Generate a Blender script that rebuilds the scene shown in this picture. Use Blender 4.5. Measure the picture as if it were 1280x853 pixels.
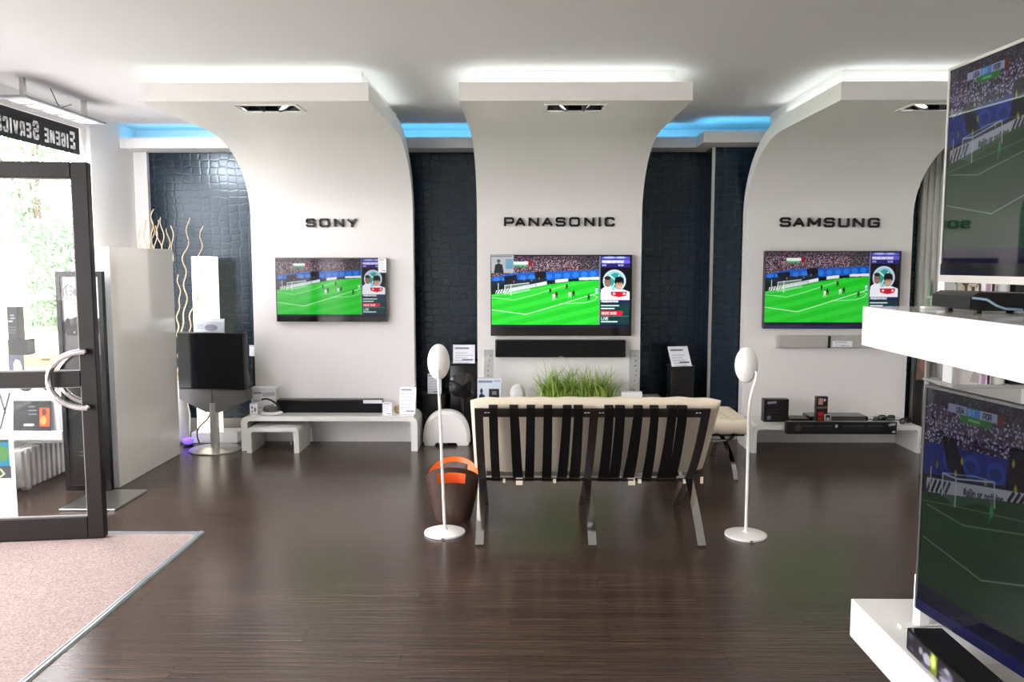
import bpy, bmesh, math, random
import numpy as np
from mathutils import Vector, Matrix
random.seed(7); np.random.seed(7)
for o in list(bpy.data.objects): bpy.data.objects.remove(o)
SC = bpy.context.scene
C = SC.collection
R = math.radians
PI = math.pi

# ------------------------------------------------------------------ camera
cam_data = bpy.data.cameras.new('camera')
cam = bpy.data.objects.new('camera', cam_data); C.objects.link(cam)
cam_data.sensor_width = 36.0; cam_data.sensor_fit = 'HORIZONTAL'; cam_data.lens = 28.8
cam_data.clip_start = 0.05; cam_data.clip_end = 300
cam.location = (0, 0, 1.55)
cam.rotation_euler = (R(90 - 5.38), 0, R(0.56))
SC.camera = cam

# ------------------------------------------------------------------ world and light
world = bpy.data.worlds.new('daylight'); SC.world = world
world.use_nodes = True
wb = world.node_tree.nodes['Background']
wb.inputs['Color'].default_value = (1.0, 0.96, 1.0, 1)
wb.inputs['Strength'].default_value = 12.5
SC.view_settings.view_transform = 'Standard'
SC.view_settings.look = 'None'
SC.view_settings.exposure = 0.08
SC.view_settings.gamma = 1.0
SC.view_settings.use_curve_mapping = False
COVE = 5.0          # white cove strips
BLUE = 10.0          # blue cove strips
REAR_FILL = 42.0         # added fill downlights, out of view in the near part of the shop
SPOT = 30.0         # recessed twin spots, watts each

# ------------------------------------------------------------------ materials
def s2l(c):
    c = np.asarray(c, dtype=float)
    return np.where(c <= 0.04045, c / 12.92, ((c + 0.055) / 1.055) ** 2.4)
MATS = {}
def mat(name, col, rough=0.5, metal=0.0, emit=None, es=0.0, spec=0.5, coat=0.0, noise=None, bump=None):
    """col is linear; noise=(scale, amount) mottles the colour, bump=(scale, strength)"""
    if name in MATS: return MATS[name]
    m = bpy.data.materials.new(name); m.use_nodes = True
    nt = m.node_tree; b = nt.nodes['Principled BSDF']
    b.inputs['Base Color'].default_value = (*col, 1)
    b.inputs['Roughness'].default_value = rough
    b.inputs['Metallic'].default_value = metal
    b.inputs['Specular IOR Level'].default_value = spec
    b.inputs['Coat Weight'].default_value = coat
    b.inputs['Coat Roughness'].default_value = 0.05
    if emit is not None:
        b.inputs['Emission Color'].default_value = (*emit, 1)
        b.inputs['Emission Strength'].default_value = es
    if noise or bump:
        tc = nt.nodes.new('ShaderNodeTexCoord')
    if noise:
        n = nt.nodes.new('ShaderNodeTexNoise'); n.inputs['Scale'].default_value = noise[0]; n.inputs['Detail'].default_value = 5
        nt.links.new(tc.outputs['Object'], n.inputs['Vector'])
        mx = nt.nodes.new('ShaderNodeMix'); mx.data_type = 'RGBA'
        mx.inputs[6].default_value = (*[c * (1 - noise[1]) for c in col], 1)
        mx.inputs[7].default_value = (*[min(1, c * (1 + noise[1])) for c in col], 1)
        nt.links.new(n.outputs['Fac'], mx.inputs[0]); nt.links.new(mx.outputs[2], b.inputs['Base Color'])
    if bump:
        n2 = nt.nodes.new('ShaderNodeTexNoise'); n2.inputs['Scale'].default_value = bump[0]; n2.inputs['Detail'].default_value = 4
        nt.links.new(tc.outputs['Object'], n2.inputs['Vector'])
        bp = nt.nodes.new('ShaderNodeBump'); bp.inputs['Strength'].default_value = bump[1]; bp.inputs['Distance'].default_value = 0.01
        nt.links.new(n2.outputs['Fac'], bp.inputs['Height']); nt.links.new(bp.outputs['Normal'], b.inputs['Normal'])
    MATS[name] = m
    return m

def glass_mat(name, tint=(1, 1, 1), rough=0.0, ior=1.45):
    if name in MATS: return MATS[name]
    m = bpy.data.materials.new(name); m.use_nodes = True; nt = m.node_tree
    nt.nodes.clear()
    out = nt.nodes.new('ShaderNodeOutputMaterial'); mx = nt.nodes.new('ShaderNodeMixShader')
    tr = nt.nodes.new('ShaderNodeBsdfTransparent'); gl = nt.nodes.new('ShaderNodeBsdfGlossy'); fr = nt.nodes.new('ShaderNodeFresnel')
    tr.inputs['Color'].default_value = (*tint, 1); gl.inputs['Roughness'].default_value = rough; fr.inputs['IOR'].default_value = ior
    ge = nt.nodes.new('ShaderNodeNewGeometry'); mm = nt.nodes.new('ShaderNodeMix'); mm.inputs[3].default_value = 0.0   # no false total reflection on the way out
    nt.links.new(ge.outputs['Backfacing'], mm.inputs[0]); nt.links.new(fr.outputs[0], mm.inputs[2])
    nt.links.new(mm.outputs[0], mx.inputs[0]); nt.links.new(tr.outputs[0], mx.inputs[1]); nt.links.new(gl.outputs[0], mx.inputs[2])
    nt.links.new(mx.outputs[0], out.inputs['Surface'])
    MATS[name] = m; return m

def print_mat(name, rough=0.45, es=0.0, base=1.0, spec=0.4):
    """picture stored as a colour attribute: printed (base) or shining (es) """
    if name in MATS: return MATS[name]
    m = bpy.data.materials.new(name); m.use_nodes = True; nt = m.node_tree
    b = nt.nodes['Principled BSDF']; a = nt.nodes.new('ShaderNodeAttribute'); a.attribute_name = 'picture'
    b.inputs['Roughness'].default_value = rough; b.inputs['Specular IOR Level'].default_value = spec
    if es > 0:
        b.inputs['Base Color'].default_value = (0.004, 0.004, 0.005, 1)
        nt.links.new(a.outputs['Color'], b.inputs['Emission Color']); b.inputs['Emission Strength'].default_value = es
    else:
        nt.links.new(a.outputs['Color'], b.inputs['Base Color'])
    MATS[name] = m; return m

M_wall = mat('matt_white_paint', (0.81, 0.80, 0.79), 0.6, bump=(60, 0.03))
M_ceil = mat('ceiling_paint', (0.70, 0.685, 0.695), 0.8)
M_arch = mat('warm_white_paint', (0.84, 0.82, 0.805), 0.45, bump=(40, 0.02))
M_lacq = mat('white_lacquer', (0.84, 0.84, 0.82), 0.12, coat=0.3)
M_panel = mat('glossy_ivory_laminate', (0.88, 0.865, 0.845), 0.12, coat=0.5)
M_plast = mat('white_plastic', (0.83, 0.82, 0.80), 0.3)
M_black = mat('black_plastic', (0.006, 0.006, 0.0065), 0.3, spec=0.35)
M_gloss = mat('gloss_black', (0.006, 0.006, 0.007), 0.06)
M_dkfab = mat('black_cloth', (0.008, 0.008, 0.009), 0.85, spec=0.2, bump=(300, 0.2))
M_grfab = mat('grey_cloth', (0.10, 0.10, 0.098), 0.8, bump=(300, 0.2))
M_chrome = mat('chrome', (0.75, 0.76, 0.78), 0.08, 1.0)
M_alu = mat('brushed_aluminium', (0.62, 0.61, 0.59), 0.3, 1.0)
M_alud = mat('dull_aluminium_trim', (0.62, 0.66, 0.74), 0.35, 1.0)
M_brown = mat('dark_brown_metal', (0.014, 0.0095, 0.0095), 0.42, spec=0.3)
M_strap = mat('black_leather_strap', (0.0045, 0.0042, 0.0042), 0.55, spec=0.25, bump=(120, 0.15))
M_bar = mat('dark_leather_bar', (0.016, 0.0115, 0.011), 0.42, spec=0.35)
M_cream = mat('cream_leather', (0.74, 0.66, 0.52), 0.45, noise=(3, 0.05), bump=(35, 0.12))
M_base = mat('grey_baseboard', (0.30, 0.30, 0.30), 0.4)
M_band = mat('dark_window_film', (0.028, 0.026, 0.030), 0.6, spec=0.2)
M_letter = mat('black_letter', (0.012, 0.011, 0.013), 0.35)
M_wlet = mat('white_vinyl_letter', (0.9, 0.9, 0.9), 0.5, emit=(0.9, 0.93, 1.0), es=0.0)
M_glass = glass_mat('clear_glass', (0.97, 0.973, 0.97))
M_acryl = glass_mat('clear_acrylic', (0.78, 0.80, 0.80), 0.05)
M_bubble = mat('glass_bubble', (0.8, 0.8, 0.8), 0.1, 0.6)
M_orange = mat('orange_lining', (0.85, 0.16, 0.02), 0.35)
M_bin = mat('brown_leatherette', (0.060, 0.034, 0.026), 0.32)
M_silver = mat('silver_plastic', (0.55, 0.53, 0.50), 0.35, 0.4)
M_greyd = mat('dark_grey_plastic', (0.06, 0.06, 0.062), 0.35)
M_greym = mat('mid_grey_board', (0.36, 0.36, 0.36), 0.5)
M_card = mat('white_card', (0.82, 0.83, 0.85), 0.5)
M_twig = mat('pale_willow_twig', (0.62, 0.47, 0.30), 0.6, noise=(20, 0.25))
M_leafg = mat('grass_leaf', (0.30, 0.44, 0.075), 0.4, noise=(9, 0.55))
M_lampw = mat('glowing_lamp_shade', (0.9, 0.88, 0.82), 0.4, emit=(1.0, 0.90, 0.74), es=1.5)
M_violet = mat('violet_lamp', (0.2, 0.1, 0.8), 0.3, emit=(0.16, 0.08, 0.9), es=1.6)
M_cove = mat('white_led_strip', (0.9, 0.9, 0.9), 0.5, emit=(0.90, 1.0, 0.95), es=COVE)
M_blue = mat('blue_led_strip', (0.1, 0.3, 0.9), 0.5, emit=(0.12, 0.60, 1.0), es=BLUE)
M_bulb = mat('spot_reflector', (0.9, 0.9, 0.9), 0.3, emit=(1.0, 0.93, 0.88), es=4.0)
M_bulb2 = mat('cool_lamp_panel', (0.9, 0.9, 0.9), 0.3, emit=(0.92, 0.93, 1.0), es=2.5)
M_yellow = mat('cream_box_card', (0.68, 0.56, 0.30), 0.5)
M_pages = mat('yellowed_sill_edge', (0.70, 0.66, 0.46), 0.5)
M_rad = mat('radiator_enamel', (0.50, 0.49, 0.48), 0.35)
M_print = print_mat('print')
M_scr_a = print_mat('screen_left', 0.08, 0.75, spec=0.25)
M_scr_b = print_mat('screen_middle', 0.08, 1.2, spec=0.25)
M_scr_c = print_mat('screen_right', 0.08, 0.80, spec=0.25)
M_scr_d = print_mat('screen_upper', 0.02, 0.36)
M_scr_e = print_mat('screen_lower', 0.02, 0.22)
M_bark = mat('bark', (0.12, 0.09, 0.06), 0.9, noise=(6, 0.4))
M_leaf = mat('tree_leaf', (0.26, 0.40, 0.25), 0.6, noise=(0.7, 0.5))
M_pave = mat('pale_pavement', (0.34, 0.335, 0.325), 0.8, noise=(0.6, 0.1))
M_grass = mat('verge_grass', (0.22, 0.33, 0.12), 0.9, noise=(2, 0.3))

def floor_material():
    m = bpy.data.materials.new('espresso_laminate'); m.use_nodes = True; nt = m.node_tree; L = nt.links
    b = nt.nodes['Principled BSDF']
    g = nt.nodes.new('ShaderNodeNewGeometry'); oi = nt.nodes.new('ShaderNodeObjectInfo')
    ml = nt.nodes.new('ShaderNodeMath'); ml.operation = 'MULTIPLY'; ml.inputs[1].default_value = 37.0
    L.new(oi.outputs['Random'], ml.inputs[0])
    cx = nt.nodes.new('ShaderNodeCombineXYZ'); L.new(ml.outputs[0], cx.inputs[0]); L.new(ml.outputs[0], cx.inputs[2])
    ad = nt.nodes.new('ShaderNodeVectorMath'); ad.operation = 'ADD'
    L.new(g.outputs['Position'], ad.inputs[0]); L.new(cx.outputs[0], ad.inputs[1])
    def streak(scale, detail):
        mp = nt.nodes.new('ShaderNodeMapping'); mp.inputs['Scale'].default_value = scale
        n = nt.nodes.new('ShaderNodeTexNoise'); n.inputs['Scale'].default_value = 1.0; n.inputs['Detail'].default_value = detail; n.inputs['Roughness'].default_value = 0.65
        L.new(ad.outputs[0], mp.inputs['Vector']); L.new(mp.outputs[0], n.inputs['Vector']); return n
    n1 = streak((1.3, 75, 1), 4); n2 = streak((4, 280, 1), 3)
    mx = nt.nodes.new('ShaderNodeMath'); mx.operation = 'MULTIPLY_ADD'; mx.inputs[1].default_value = 0.5
    L.new(n2.outputs['Fac'], mx.inputs[0])
    hf = nt.nodes.new('ShaderNodeMath'); hf.operation = 'MULTIPLY'; hf.inputs[1].default_value = 0.5
    L.new(n1.outputs['Fac'], hf.inputs[0]); L.new(hf.outputs[0], mx.inputs[2])
    cr = nt.nodes.new('ShaderNodeValToRGB')
    cr.color_ramp.elements[0].position = 0.36; cr.color_ramp.elements[0].color = (0.016, 0.0100, 0.0078, 1)
    cr.color_ramp.elements[1].position = 0.66; cr.color_ramp.elements[1].color = (0.098, 0.062, 0.045, 1)
    L.new(mx.outputs[0], cr.inputs[0])
    hv = nt.nodes.new('ShaderNodeHueSaturation')
    vr = nt.nodes.new('ShaderNodeMapRange'); vr.inputs[3].default_value = 0.93; vr.inputs[4].default_value = 1.07
    L.new(oi.outputs['Random'], vr.inputs[0]); L.new(vr.outputs[0], hv.inputs['Value']); L.new(cr.outputs[0], hv.inputs['Color'])
    L.new(hv.outputs[0], b.inputs['Base Color'])
    b.inputs['Roughness'].default_value = 0.25
    bp = nt.nodes.new('ShaderNodeBump'); bp.inputs['Strength'].default_value = 0.06; bp.inputs['Distance'].default_value = 0.003
    L.new(mx.outputs[0], bp.inputs['Height']); L.new(bp.outputs[0], b.inputs['Normal'])
    return m
M_floor = floor_material()

def croc_material():
    m = bpy.data.materials.new('embossed_reptile_wallpaper'); m.use_nodes = True; nt = m.node_tree; L = nt.links
    b = nt.nodes['Principled BSDF']; g = nt.nodes.new('ShaderNodeNewGeometry')
    n = nt.nodes.new('ShaderNodeTexNoise'); n.inputs['Scale'].default_value = 5.0; n.inputs['Detail'].default_value = 2
    L.new(g.outputs['Position'], n.inputs['Vector'])
    sc = nt.nodes.new('ShaderNodeVectorMath'); sc.operation = 'SCALE'; sc.inputs['Scale'].default_value = 0.05
    L.new(n.outputs['Color'], sc.inputs[0])
    ad = nt.nodes.new('ShaderNodeVectorMath'); ad.operation = 'ADD'; L.new(g.outputs['Position'], ad.inputs[0]); L.new(sc.outputs[0], ad.inputs[1])
    mp = nt.nodes.new('ShaderNodeMapping'); mp.inputs['Scale'].default_value = (12, 0.001, 15); L.new(ad.outputs[0], mp.inputs['Vector'])
    v = nt.nodes.new('ShaderNodeTexVoronoi'); v.feature = 'DISTANCE_TO_EDGE'; v.inputs['Scale'].default_value = 1.0; v.inputs['Randomness'].default_value = 0.28
    L.new(mp.outputs[0], v.inputs['Vector'])
    cr = nt.nodes.new('ShaderNodeValToRGB'); cr.color_ramp.elements[0].position = 0.0; cr.color_ramp.elements[0].color = (0.008, 0.021, 0.040, 1)
    cr.color_ramp.elements[1].position = 0.10; cr.color_ramp.elements[1].color = (0.0030, 0.0110, 0.0235, 1)
    L.new(v.outputs['Distance'], cr.inputs[0]); L.new(cr.outputs[0], b.inputs['Base Color'])
    mr = nt.nodes.new('ShaderNodeMapRange'); mr.inputs[1].default_value = 0.0; mr.inputs[2].default_value = 0.16; L.new(v.outputs['Distance'], mr.inputs[0])
    bp = nt.nodes.new('ShaderNodeBump'); bp.inputs['Strength'].default_value = 0.13; bp.inputs['Distance'].default_value = 0.004
    L.new(mr.outputs[0], bp.inputs['Height']); L.new(bp.outputs[0], b.inputs['Normal'])
    b.inputs['Roughness'].default_value = 0.24; b.inputs['Specular IOR Level'].default_value = 0.55; b.inputs['Specular Tint'].default_value = (0.80, 0.92, 1.0, 1)
    return m
M_croc = croc_material()

def carpet_material():
    m = bpy.data.materials.new('speckled_mat_pile'); m.use_nodes = True; nt = m.node_tree; L = nt.links
    b = nt.nodes['Principled BSDF']; g = nt.nodes.new('ShaderNodeNewGeometry')
    n = nt.nodes.new('ShaderNodeTexNoise'); n.inputs['Scale'].default_value = 95; n.inputs['Detail'].default_value = 4; n.inputs['Roughness'].default_value = 0.8
    L.new(g.outputs['Position'], n.inputs['Vector'])
    cr = nt.nodes.new('ShaderNodeValToRGB'); cr.color_ramp.elements[0].position = 0.35; cr.color_ramp.elements[0].color = (0.215, 0.165, 0.148, 1)
    cr.color_ramp.elements[1].position = 0.65; cr.color_ramp.elements[1].color = (0.43, 0.35, 0.32, 1)
    L.new(n.outputs['Fac'], cr.inputs[0]); L.new(cr.outputs[0], b.inputs['Base Color'])
    bp = nt.nodes.new('ShaderNodeBump'); bp.inputs['Strength'].default_value = 0.6; bp.inputs['Distance'].default_value = 0.005
    L.new(n.outputs['Fac'], bp.inputs['Height']); L.new(bp.outputs[0], b.inputs['Normal']); b.inputs['Roughness'].default_value = 0.95
    b.inputs['Specular IOR Level'].default_value = 0.1
    return m
M_carpet = carpet_material()

# ------------------------------------------------------------------ object helpers
def world_matrix(o):
    m = Matrix.LocRotScale(o.location, o.rotation_euler, o.scale)
    return (world_matrix(o.parent) @ m) if o.parent else m

def thing(name, label, cat, loc=(0, 0, 0), rotz=0.0, group=None):
    o = bpy.data.objects.new(name, None); C.objects.link(o)
    o.empty_display_size = 0.1
    o.location = loc; o.rotation_euler = (0, 0, rotz)
    o['label'] = label; o['category'] = cat
    if group: o['group'] = group
    return o

def tag(o, label, cat, group=None):
    o['label'] = label; o['category'] = cat
    if group: o['group'] = group
    return o

def struct(o):
    o['kind'] = 'structure'; return o

class MB:
    """collects shapes and links them as one mesh object"""
    def __init__(self): self.bm = bmesh.new()
    def _new(self, verts, faces):
        vs = [self.bm.verts.new(v) for v in verts]
        fs = []
        for f in faces:
            try: fs.append(self.bm.faces.new([vs[i] for i in f]))
            except ValueError: pass
        return vs, fs
    def box(self, x0, x1, y0, y1, z0, z1, bev=0.0, seg=2):
        v = [(x, y, z) for x in (x0, x1) for y in (y0, y1) for z in (z0, z1)]
        vs, fs = self._new(v, [(0, 1, 3, 2), (4, 6, 7, 5), (0, 4, 5, 1), (2, 3, 7, 6), (0, 2, 6, 4), (1, 5, 7, 3)])
        if bev > 0:
            es = list({e for f in fs for e in f.edges})
            bmesh.ops.bevel(self.bm, geom=es, offset=bev, segments=seg, profile=0.5, affect='EDGES')
        return self
    def prism(self, pts, axis, a0, a1):
        def p(q, a):
            return {'x': (a, q[0], q[1]), 'y': (q[0], a, q[1]), 'z': (q[0], q[1], a)}[axis]
        n = len(pts)
        self._new([p(q, a0) for q in pts] + [p(q, a1) for q in pts],
                  [tuple(range(n)), tuple(range(2 * n - 1, n - 1, -1))] + [(i, i + n, (i + 1) % n + n, (i + 1) % n) for i in range(n)])
        return self
    def lathe(self, prof, c=(0, 0, 0), n=32, sx=1.0, sy=1.0):
        v = []; f = []
        for r, z in prof:
            for k in range(n):
                a = 2 * PI * k / n
                v.append((c[0] + r * sx * math.cos(a), c[1] + r * sy * math.sin(a), c[2] + z))
        m = len(prof)
        for i in range(m - 1):
            for k in range(n):
                f.append((i * n + k, i * n + (k + 1) % n, (i + 1) * n + (k + 1) % n, (i + 1) * n + k))
        f.append(tuple(range(n - 1, -1, -1))); f.append(tuple(range((m - 1) * n, m * n)))
        self._new(v, f); return self
    def ball(self, c, rx, ry, rz, n=24, m=14, up=1.0):
        prof = []
        for i in range(m + 1):
            a = -PI / 2 + PI * i / m
            prof.append((max(1e-4, math.cos(a)), math.sin(a)))
        v = []; f = []
        for r, z in prof:
            for k in range(n):
                a = 2 * PI * k / n
                v.append((c[0] + r * rx * math.cos(a), c[1] + r * ry * math.sin(a), c[2] + z * rz))
        for i in range(m):
            for k in range(n):
                f.append((i * n + k, i * n + (k + 1) % n, (i + 1) * n + (k + 1) % n, (i + 1) * n + k))
        self._new(v, f); return self
    def tube(self, pts, r, n=10, cap=True):
        pts = [Vector(p) for p in pts]
        rs = r if isinstance(r, (list, tuple)) else [r] * len(pts)
        v = []; f = []
        prev = None
        for i, p in enumerate(pts):
            d = (pts[min(i + 1, len(pts) - 1)] - pts[max(i - 1, 0)]).normalized()
            if prev is None:
                u = d.orthogonal().normalized()
            else:
                u = (prev - d * prev.dot(d)).normalized()
            prev = u; w = d.cross(u)
            for k in range(n):
                a = 2 * PI * k / n
                v.append(p + (u * math.cos(a) + w * math.sin(a)) * rs[i])
        for i in range(len(pts) - 1):
            for k in range(n):
                f.append((i * n + k, i * n + (k + 1) % n, (i + 1) * n + (k + 1) % n, (i + 1) * n + k))
        if cap:
            f.append(tuple(range(n - 1, -1, -1))); f.append(tuple(range((len(pts) - 1) * n, len(pts) * n)))
        self._new(v, f); return self
    def ribbon(self, path, x0, x1, th):
        """flat bar following path (y,z), from x0 to x1, thickness th"""
        up = []; dn = []
        for i, (y, z) in enumerate(path):
            a = path[max(i - 1, 0)]; b = path[min(i + 1, len(path) - 1)]
            dy, dz = b[0] - a[0], b[1] - a[1]; l = math.hypot(dy, dz)
            ny, nz = -dz / l * th / 2, dy / l * th / 2
            up.append((y + ny, z + nz)); dn.append((y - ny, z - nz))
        v = []; f = []
        for (a, b) in zip(up, dn):
            v += [(x0, *a), (x1, *a), (x1, *b), (x0, *b)]
        n = len(path)
        for i in range(n - 1):
            for k in range(4):
                f.append((i * 4 + k, i * 4 + (k + 1) % 4, i * 4 + 4 + (k + 1) % 4, i * 4 + 4 + k))
        f += [(3, 2, 1, 0), tuple(range(4 * n - 4, 4 * n))]
        self._new(v, f); return self
    def quad(self, a, b, c, d): self._new([a, b, c, d], [(0, 1, 2, 3)]); return self
    def cushion(self, P0, U, V, N, su, sv, th, nu=20, nv=20, pw=6, quilt=None, fold=0.0, seed=0):
        """pillow slab: P0 corner, unit vectors U, V, N; quilt=(ku,kv,depth)"""
        P0, U, V, N = Vector(P0), Vector(U), Vector(V), Vector(N)
        rnd = random.Random(seed); ph = [rnd.uniform(0, 6) for _ in range(6)]
        def pt(i, j, s):
            u, v = i / nu, j / nv
            # denser sampling near the rims
            u = 0.5 - 0.5 * math.cos(PI * u) if True else u
            v = 0.5 - 0.5 * math.cos(PI * v)
            e = max(0.0, (1 - abs(2 * u - 1) ** pw)) ** 0.5 * max(0.0, (1 - abs(2 * v - 1) ** pw)) ** 0.5
            h = th / 2 * e
            if quilt:
                h -= quilt[2] * e * (abs(math.cos(PI * u * quilt[0])) ** 8 + abs(math.cos(PI * v * quilt[1])) ** 8)
            w = fold * e * (math.sin(u * 31 + ph[0] + 2 * math.sin(v * 3 + ph[1])) * 0.6 + math.sin(u * 57 + ph[2] + v * 2.0))
            return P0 + U * (su * u) + V * (sv * v) + N * (th / 2 + s * h + w)
        v = []; f = []
        for s in (1, -1):
            for j in range(nv + 1):
                for i in range(nu + 1):
                    v.append(pt(i, j, s))
        o = (nu + 1) * (nv + 1)
        for j in range(nv):
            for i in range(nu):
                a = j * (nu + 1) + i
                f.append((a, a + 1, a + nu + 2, a + nu + 1)); f.append((o + a, o + a + nu + 1, o + a + nu + 2, o + a + 1))
        self._new(v, f)
        bmesh.ops.remove_doubles(self.bm, verts=self.bm.verts, dist=1e-5)
        return self
    def build(self, name, material, parent=None, smooth=True, local=False, fixn=True):
        me = bpy.data.meshes.new(name)
        bm = self.bm
        if fixn: bmesh.ops.recalc_face_normals(bm, faces=bm.faces)
        if smooth:
            for f in bm.faces: f.smooth = True
            for e in bm.edges:
                if len(e.link_faces) == 2 and e.calc_face_angle(0) > R(35): e.smooth = False
        bm.to_mesh(me); bm.free()
        o = bpy.data.objects.new(name, me); C.objects.link(o)
        me.materials.append(material)
        if parent:
            if not local: me.transform(world_matrix(parent).inverted())
            o.parent = parent
        return o

def copy_tree(o, parent=None):
    c = o.copy(); C.objects.link(c)
    if parent: c.parent = parent
    for ch in list(o.children): copy_tree(ch, c)
    return c

# ------------------------------------------------------------------ stroke letters
k = 0.14
GL = {
 'A': [[(0, 0), (.5, 1), (1, 0)], [(.2, .3), (.8, .3)]],
 'B': [[(0, 0), (0, 1), (1 - k, 1), (1, 1 - k), (1, .5 + k), (1 - k, .52), (0, .52)], [(1 - k, .52), (1, .5 - k), (1, k), (1 - k, 0), (0, 0)]],
 'C': [[(1, .78), (1, 1 - k), (1 - k, 1), (k, 1), (0, 1 - k), (0, k), (k, 0), (1 - k, 0), (1, k), (1, .22)]],
 'D': [[(0, 0), (0, 1), (.7, 1), (1, .75), (1, .25), (.7, 0), (0, 0)]],
 'E': [[(1, 1), (0, 1), (0, 0), (1, 0)], [(0, .52), (.85, .52)]],
 'F': [[(1, 1), (0, 1), (0, 0)], [(0, .52), (.8, .52)]],
 'G': [[(1, .78), (1, 1 - k), (1 - k, 1), (k, 1), (0, 1 - k), (0, k), (k, 0), (1 - k, 0), (1, k), (1, .48), (.55, .48)]],
 'H': [[(0, 0), (0, 1)], [(1, 0), (1, 1)], [(0, .52), (1, .52)]],
 'I': [[(.5, 0), (.5, 1)]],
 'J': [[(1, 1), (1, k), (1 - k, 0), (k, 0), (0, .25)]],
 'K': [[(0, 0), (0, 1)], [(1, 1), (0, .45)], [(.3, .6), (1, 0)]],
 'L': [[(0, 1), (0, 0), (1, 0)]],
 'M': [[(0, 0), (0, 1), (.5, .25), (1, 1), (1, 0)]],
 'N': [[(0, 0), (0, 1), (1, 0), (1, 1)]],
 'O': [[(k, 0), (0, k), (0, 1 - k), (k, 1), (1 - k, 1), (1, 1 - k), (1, k), (1 - k, 0), (k, 0)]],
 'P': [[(0, 0), (0, 1), (1 - k, 1), (1, 1 - k), (1, .38 + k), (1 - k, .38), (0, .38)]],
 'R': [[(0, 0), (0, 1), (1 - k, 1), (1, 1 - k), (1, .42 + k), (1 - k, .42), (0, .42)], [(.6, .42), (1, 0)]],
 'S': [[(1, .80), (1, 1 - k), (1 - k, 1), (k, 1), (0, 1 - k), (0, .52 + k), (k, .52), (1 - k, .52), (1, .52 - k), (1, k), (1 - k, 0), (k, 0), (0, k), (0, .20)]],
 'T': [[(0, 1), (1, 1)], [(.5, 1), (.5, 0)]],
 'U': [[(0, 1), (0, k), (k, 0), (1 - k, 0), (1, k), (1, 1)]],
 'V': [[(0, 1), (.5, 0), (1, 1)]],
 'W': [[(0, 1), (.25, 0), (.5, .7), (.75, 0), (1, 1)]],
 'Y': [[(0, 1), (.5, .45), (1, 1)], [(.5, .45), (.5, 0)]],
 'Z': [[(0, 1), (1, 1), (0, 0), (1, 0)]],
 '#': [[(.3, .05), (.45, .95)], [(.6, .05), (.75, .95)], [(.05, .35), (.95, .35)], [(.1, .68), (1, .68)]],
 ':': [[(.5, .2), (.5, .3)], [(.5, .65), (.5, .75)]],
 '0': [[(k, 0), (0, k), (0, 1 - k), (k, 1), (1 - k, 1), (1, 1 - k), (1, k), (1 - k, 0), (k, 0)]],
 '1': [[(.2, .75), (.55, 1), (.55, 0)]],
 '6': [[(.9, 1), (.3, 1), (0, .6), (0, k), (k, 0), (1 - k, 0), (1, k), (1, .4), (1 - k, .55), (0, .5)]],
 'a': [[(.1, .6), (.8, .62), (.9, .5), (.9, 0)], [(.9, .35), (.2, .35), (.05, .2), (.2, 0), (.7, 0), (.9, .12)]],
 'e': [[(.05, .32), (.95, .32), (.9, .55), (.5, .65), (.1, .5), (.05, .2), (.3, 0), (.9, .05)]],
 'g': [[(.9, .62), (.9, -.2), (.7, -.3), (.1, -.25)], [(.9, .5), (.5, .65), (.1, .5), (.1, .15), (.5, 0), (.9, .12)]],
 'h': [[(.1, 0), (.1, 1)], [(.1, .5), (.5, .65), (.9, .5), (.9, 0)]],
 'i': [[(.5, 0), (.5, .62)], [(.5, .82), (.5, .9)]],
 'l': [[(.5, 0), (.5, 1)]],
 'n': [[(.1, 0), (.1, .62)], [(.1, .5), (.5, .65), (.9, .5), (.9, 0)]],
 'o': [[(.5, 0), (.1, .15), (.1, .5), (.5, .65), (.9, .5), (.9, .15), (.5, 0)]],
 'r': [[(.15, 0), (.15, .62)], [(.15, .45), (.5, .65), (.9, .58)]],
 't': [[(.4, .9), (.4, .1), (.6, 0), (.9, .03)], [(.1, .62), (.85, .62)]],
 'y': [[(.05, .65), (.5, .05)], [(.95, .65), (.5, .05), (.2, -.3)]],
}
NARROW = {'I': .35, 'i': .35, 'l': .35, ':': .4, '1': .7, 't': .7, 'r': .75}

def letter_mesh(mb, ch, place, w, h, sw, d0, d1):
    """raised letter: every stroke a slab; place(u, v, d) -> 3D point"""
    m = sw / 2
    for line in GL[ch]:
        pts = [(m + p[0] * (w - sw), m + p[1] * (h - sw)) for p in line]
        for (a, b) in zip(pts[:-1], pts[1:]):
            L = math.hypot(b[0] - a[0], b[1] - a[1])
            if L < 1e-6: continue
            t = ((b[0] - a[0]) / L, (b[1] - a[1]) / L); n = (-t[1] * m, t[0] * m)
            ex = m * (0.98 if abs(t[0]) < 0.02 or abs(t[1]) < 0.02 else 0.45)
            a2 = (a[0] - t[0] * ex * .5, a[1] - t[1] * ex * .5); b2 = (b[0] + t[0] * ex * .5, b[1] + t[1] * ex * .5)
            if len(line) == 2: 
                a2 = (a[0] - t[0] * m, a[1] - t[1] * m); b2 = (b[0] + t[0] * m, b[1] + t[1] * m)
            q = [(a2[0] + n[0], a2[1] + n[1]), (b2[0] + n[0], b2[1] + n[1]), (b2[0] - n[0], b2[1] - n[1]), (a2[0] - n[0], a2[1] - n[1])]
            v = [place(x, y, d0) for x, y in q] + [place(x, y, d1) for x, y in q]
            mb._new(v, [(0, 1, 2, 3), (7, 6, 5, 4), (0, 4, 5, 1), (1, 5, 6, 2), (2, 6, 7, 3), (3, 7, 4, 0)])
    return mb

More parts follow.
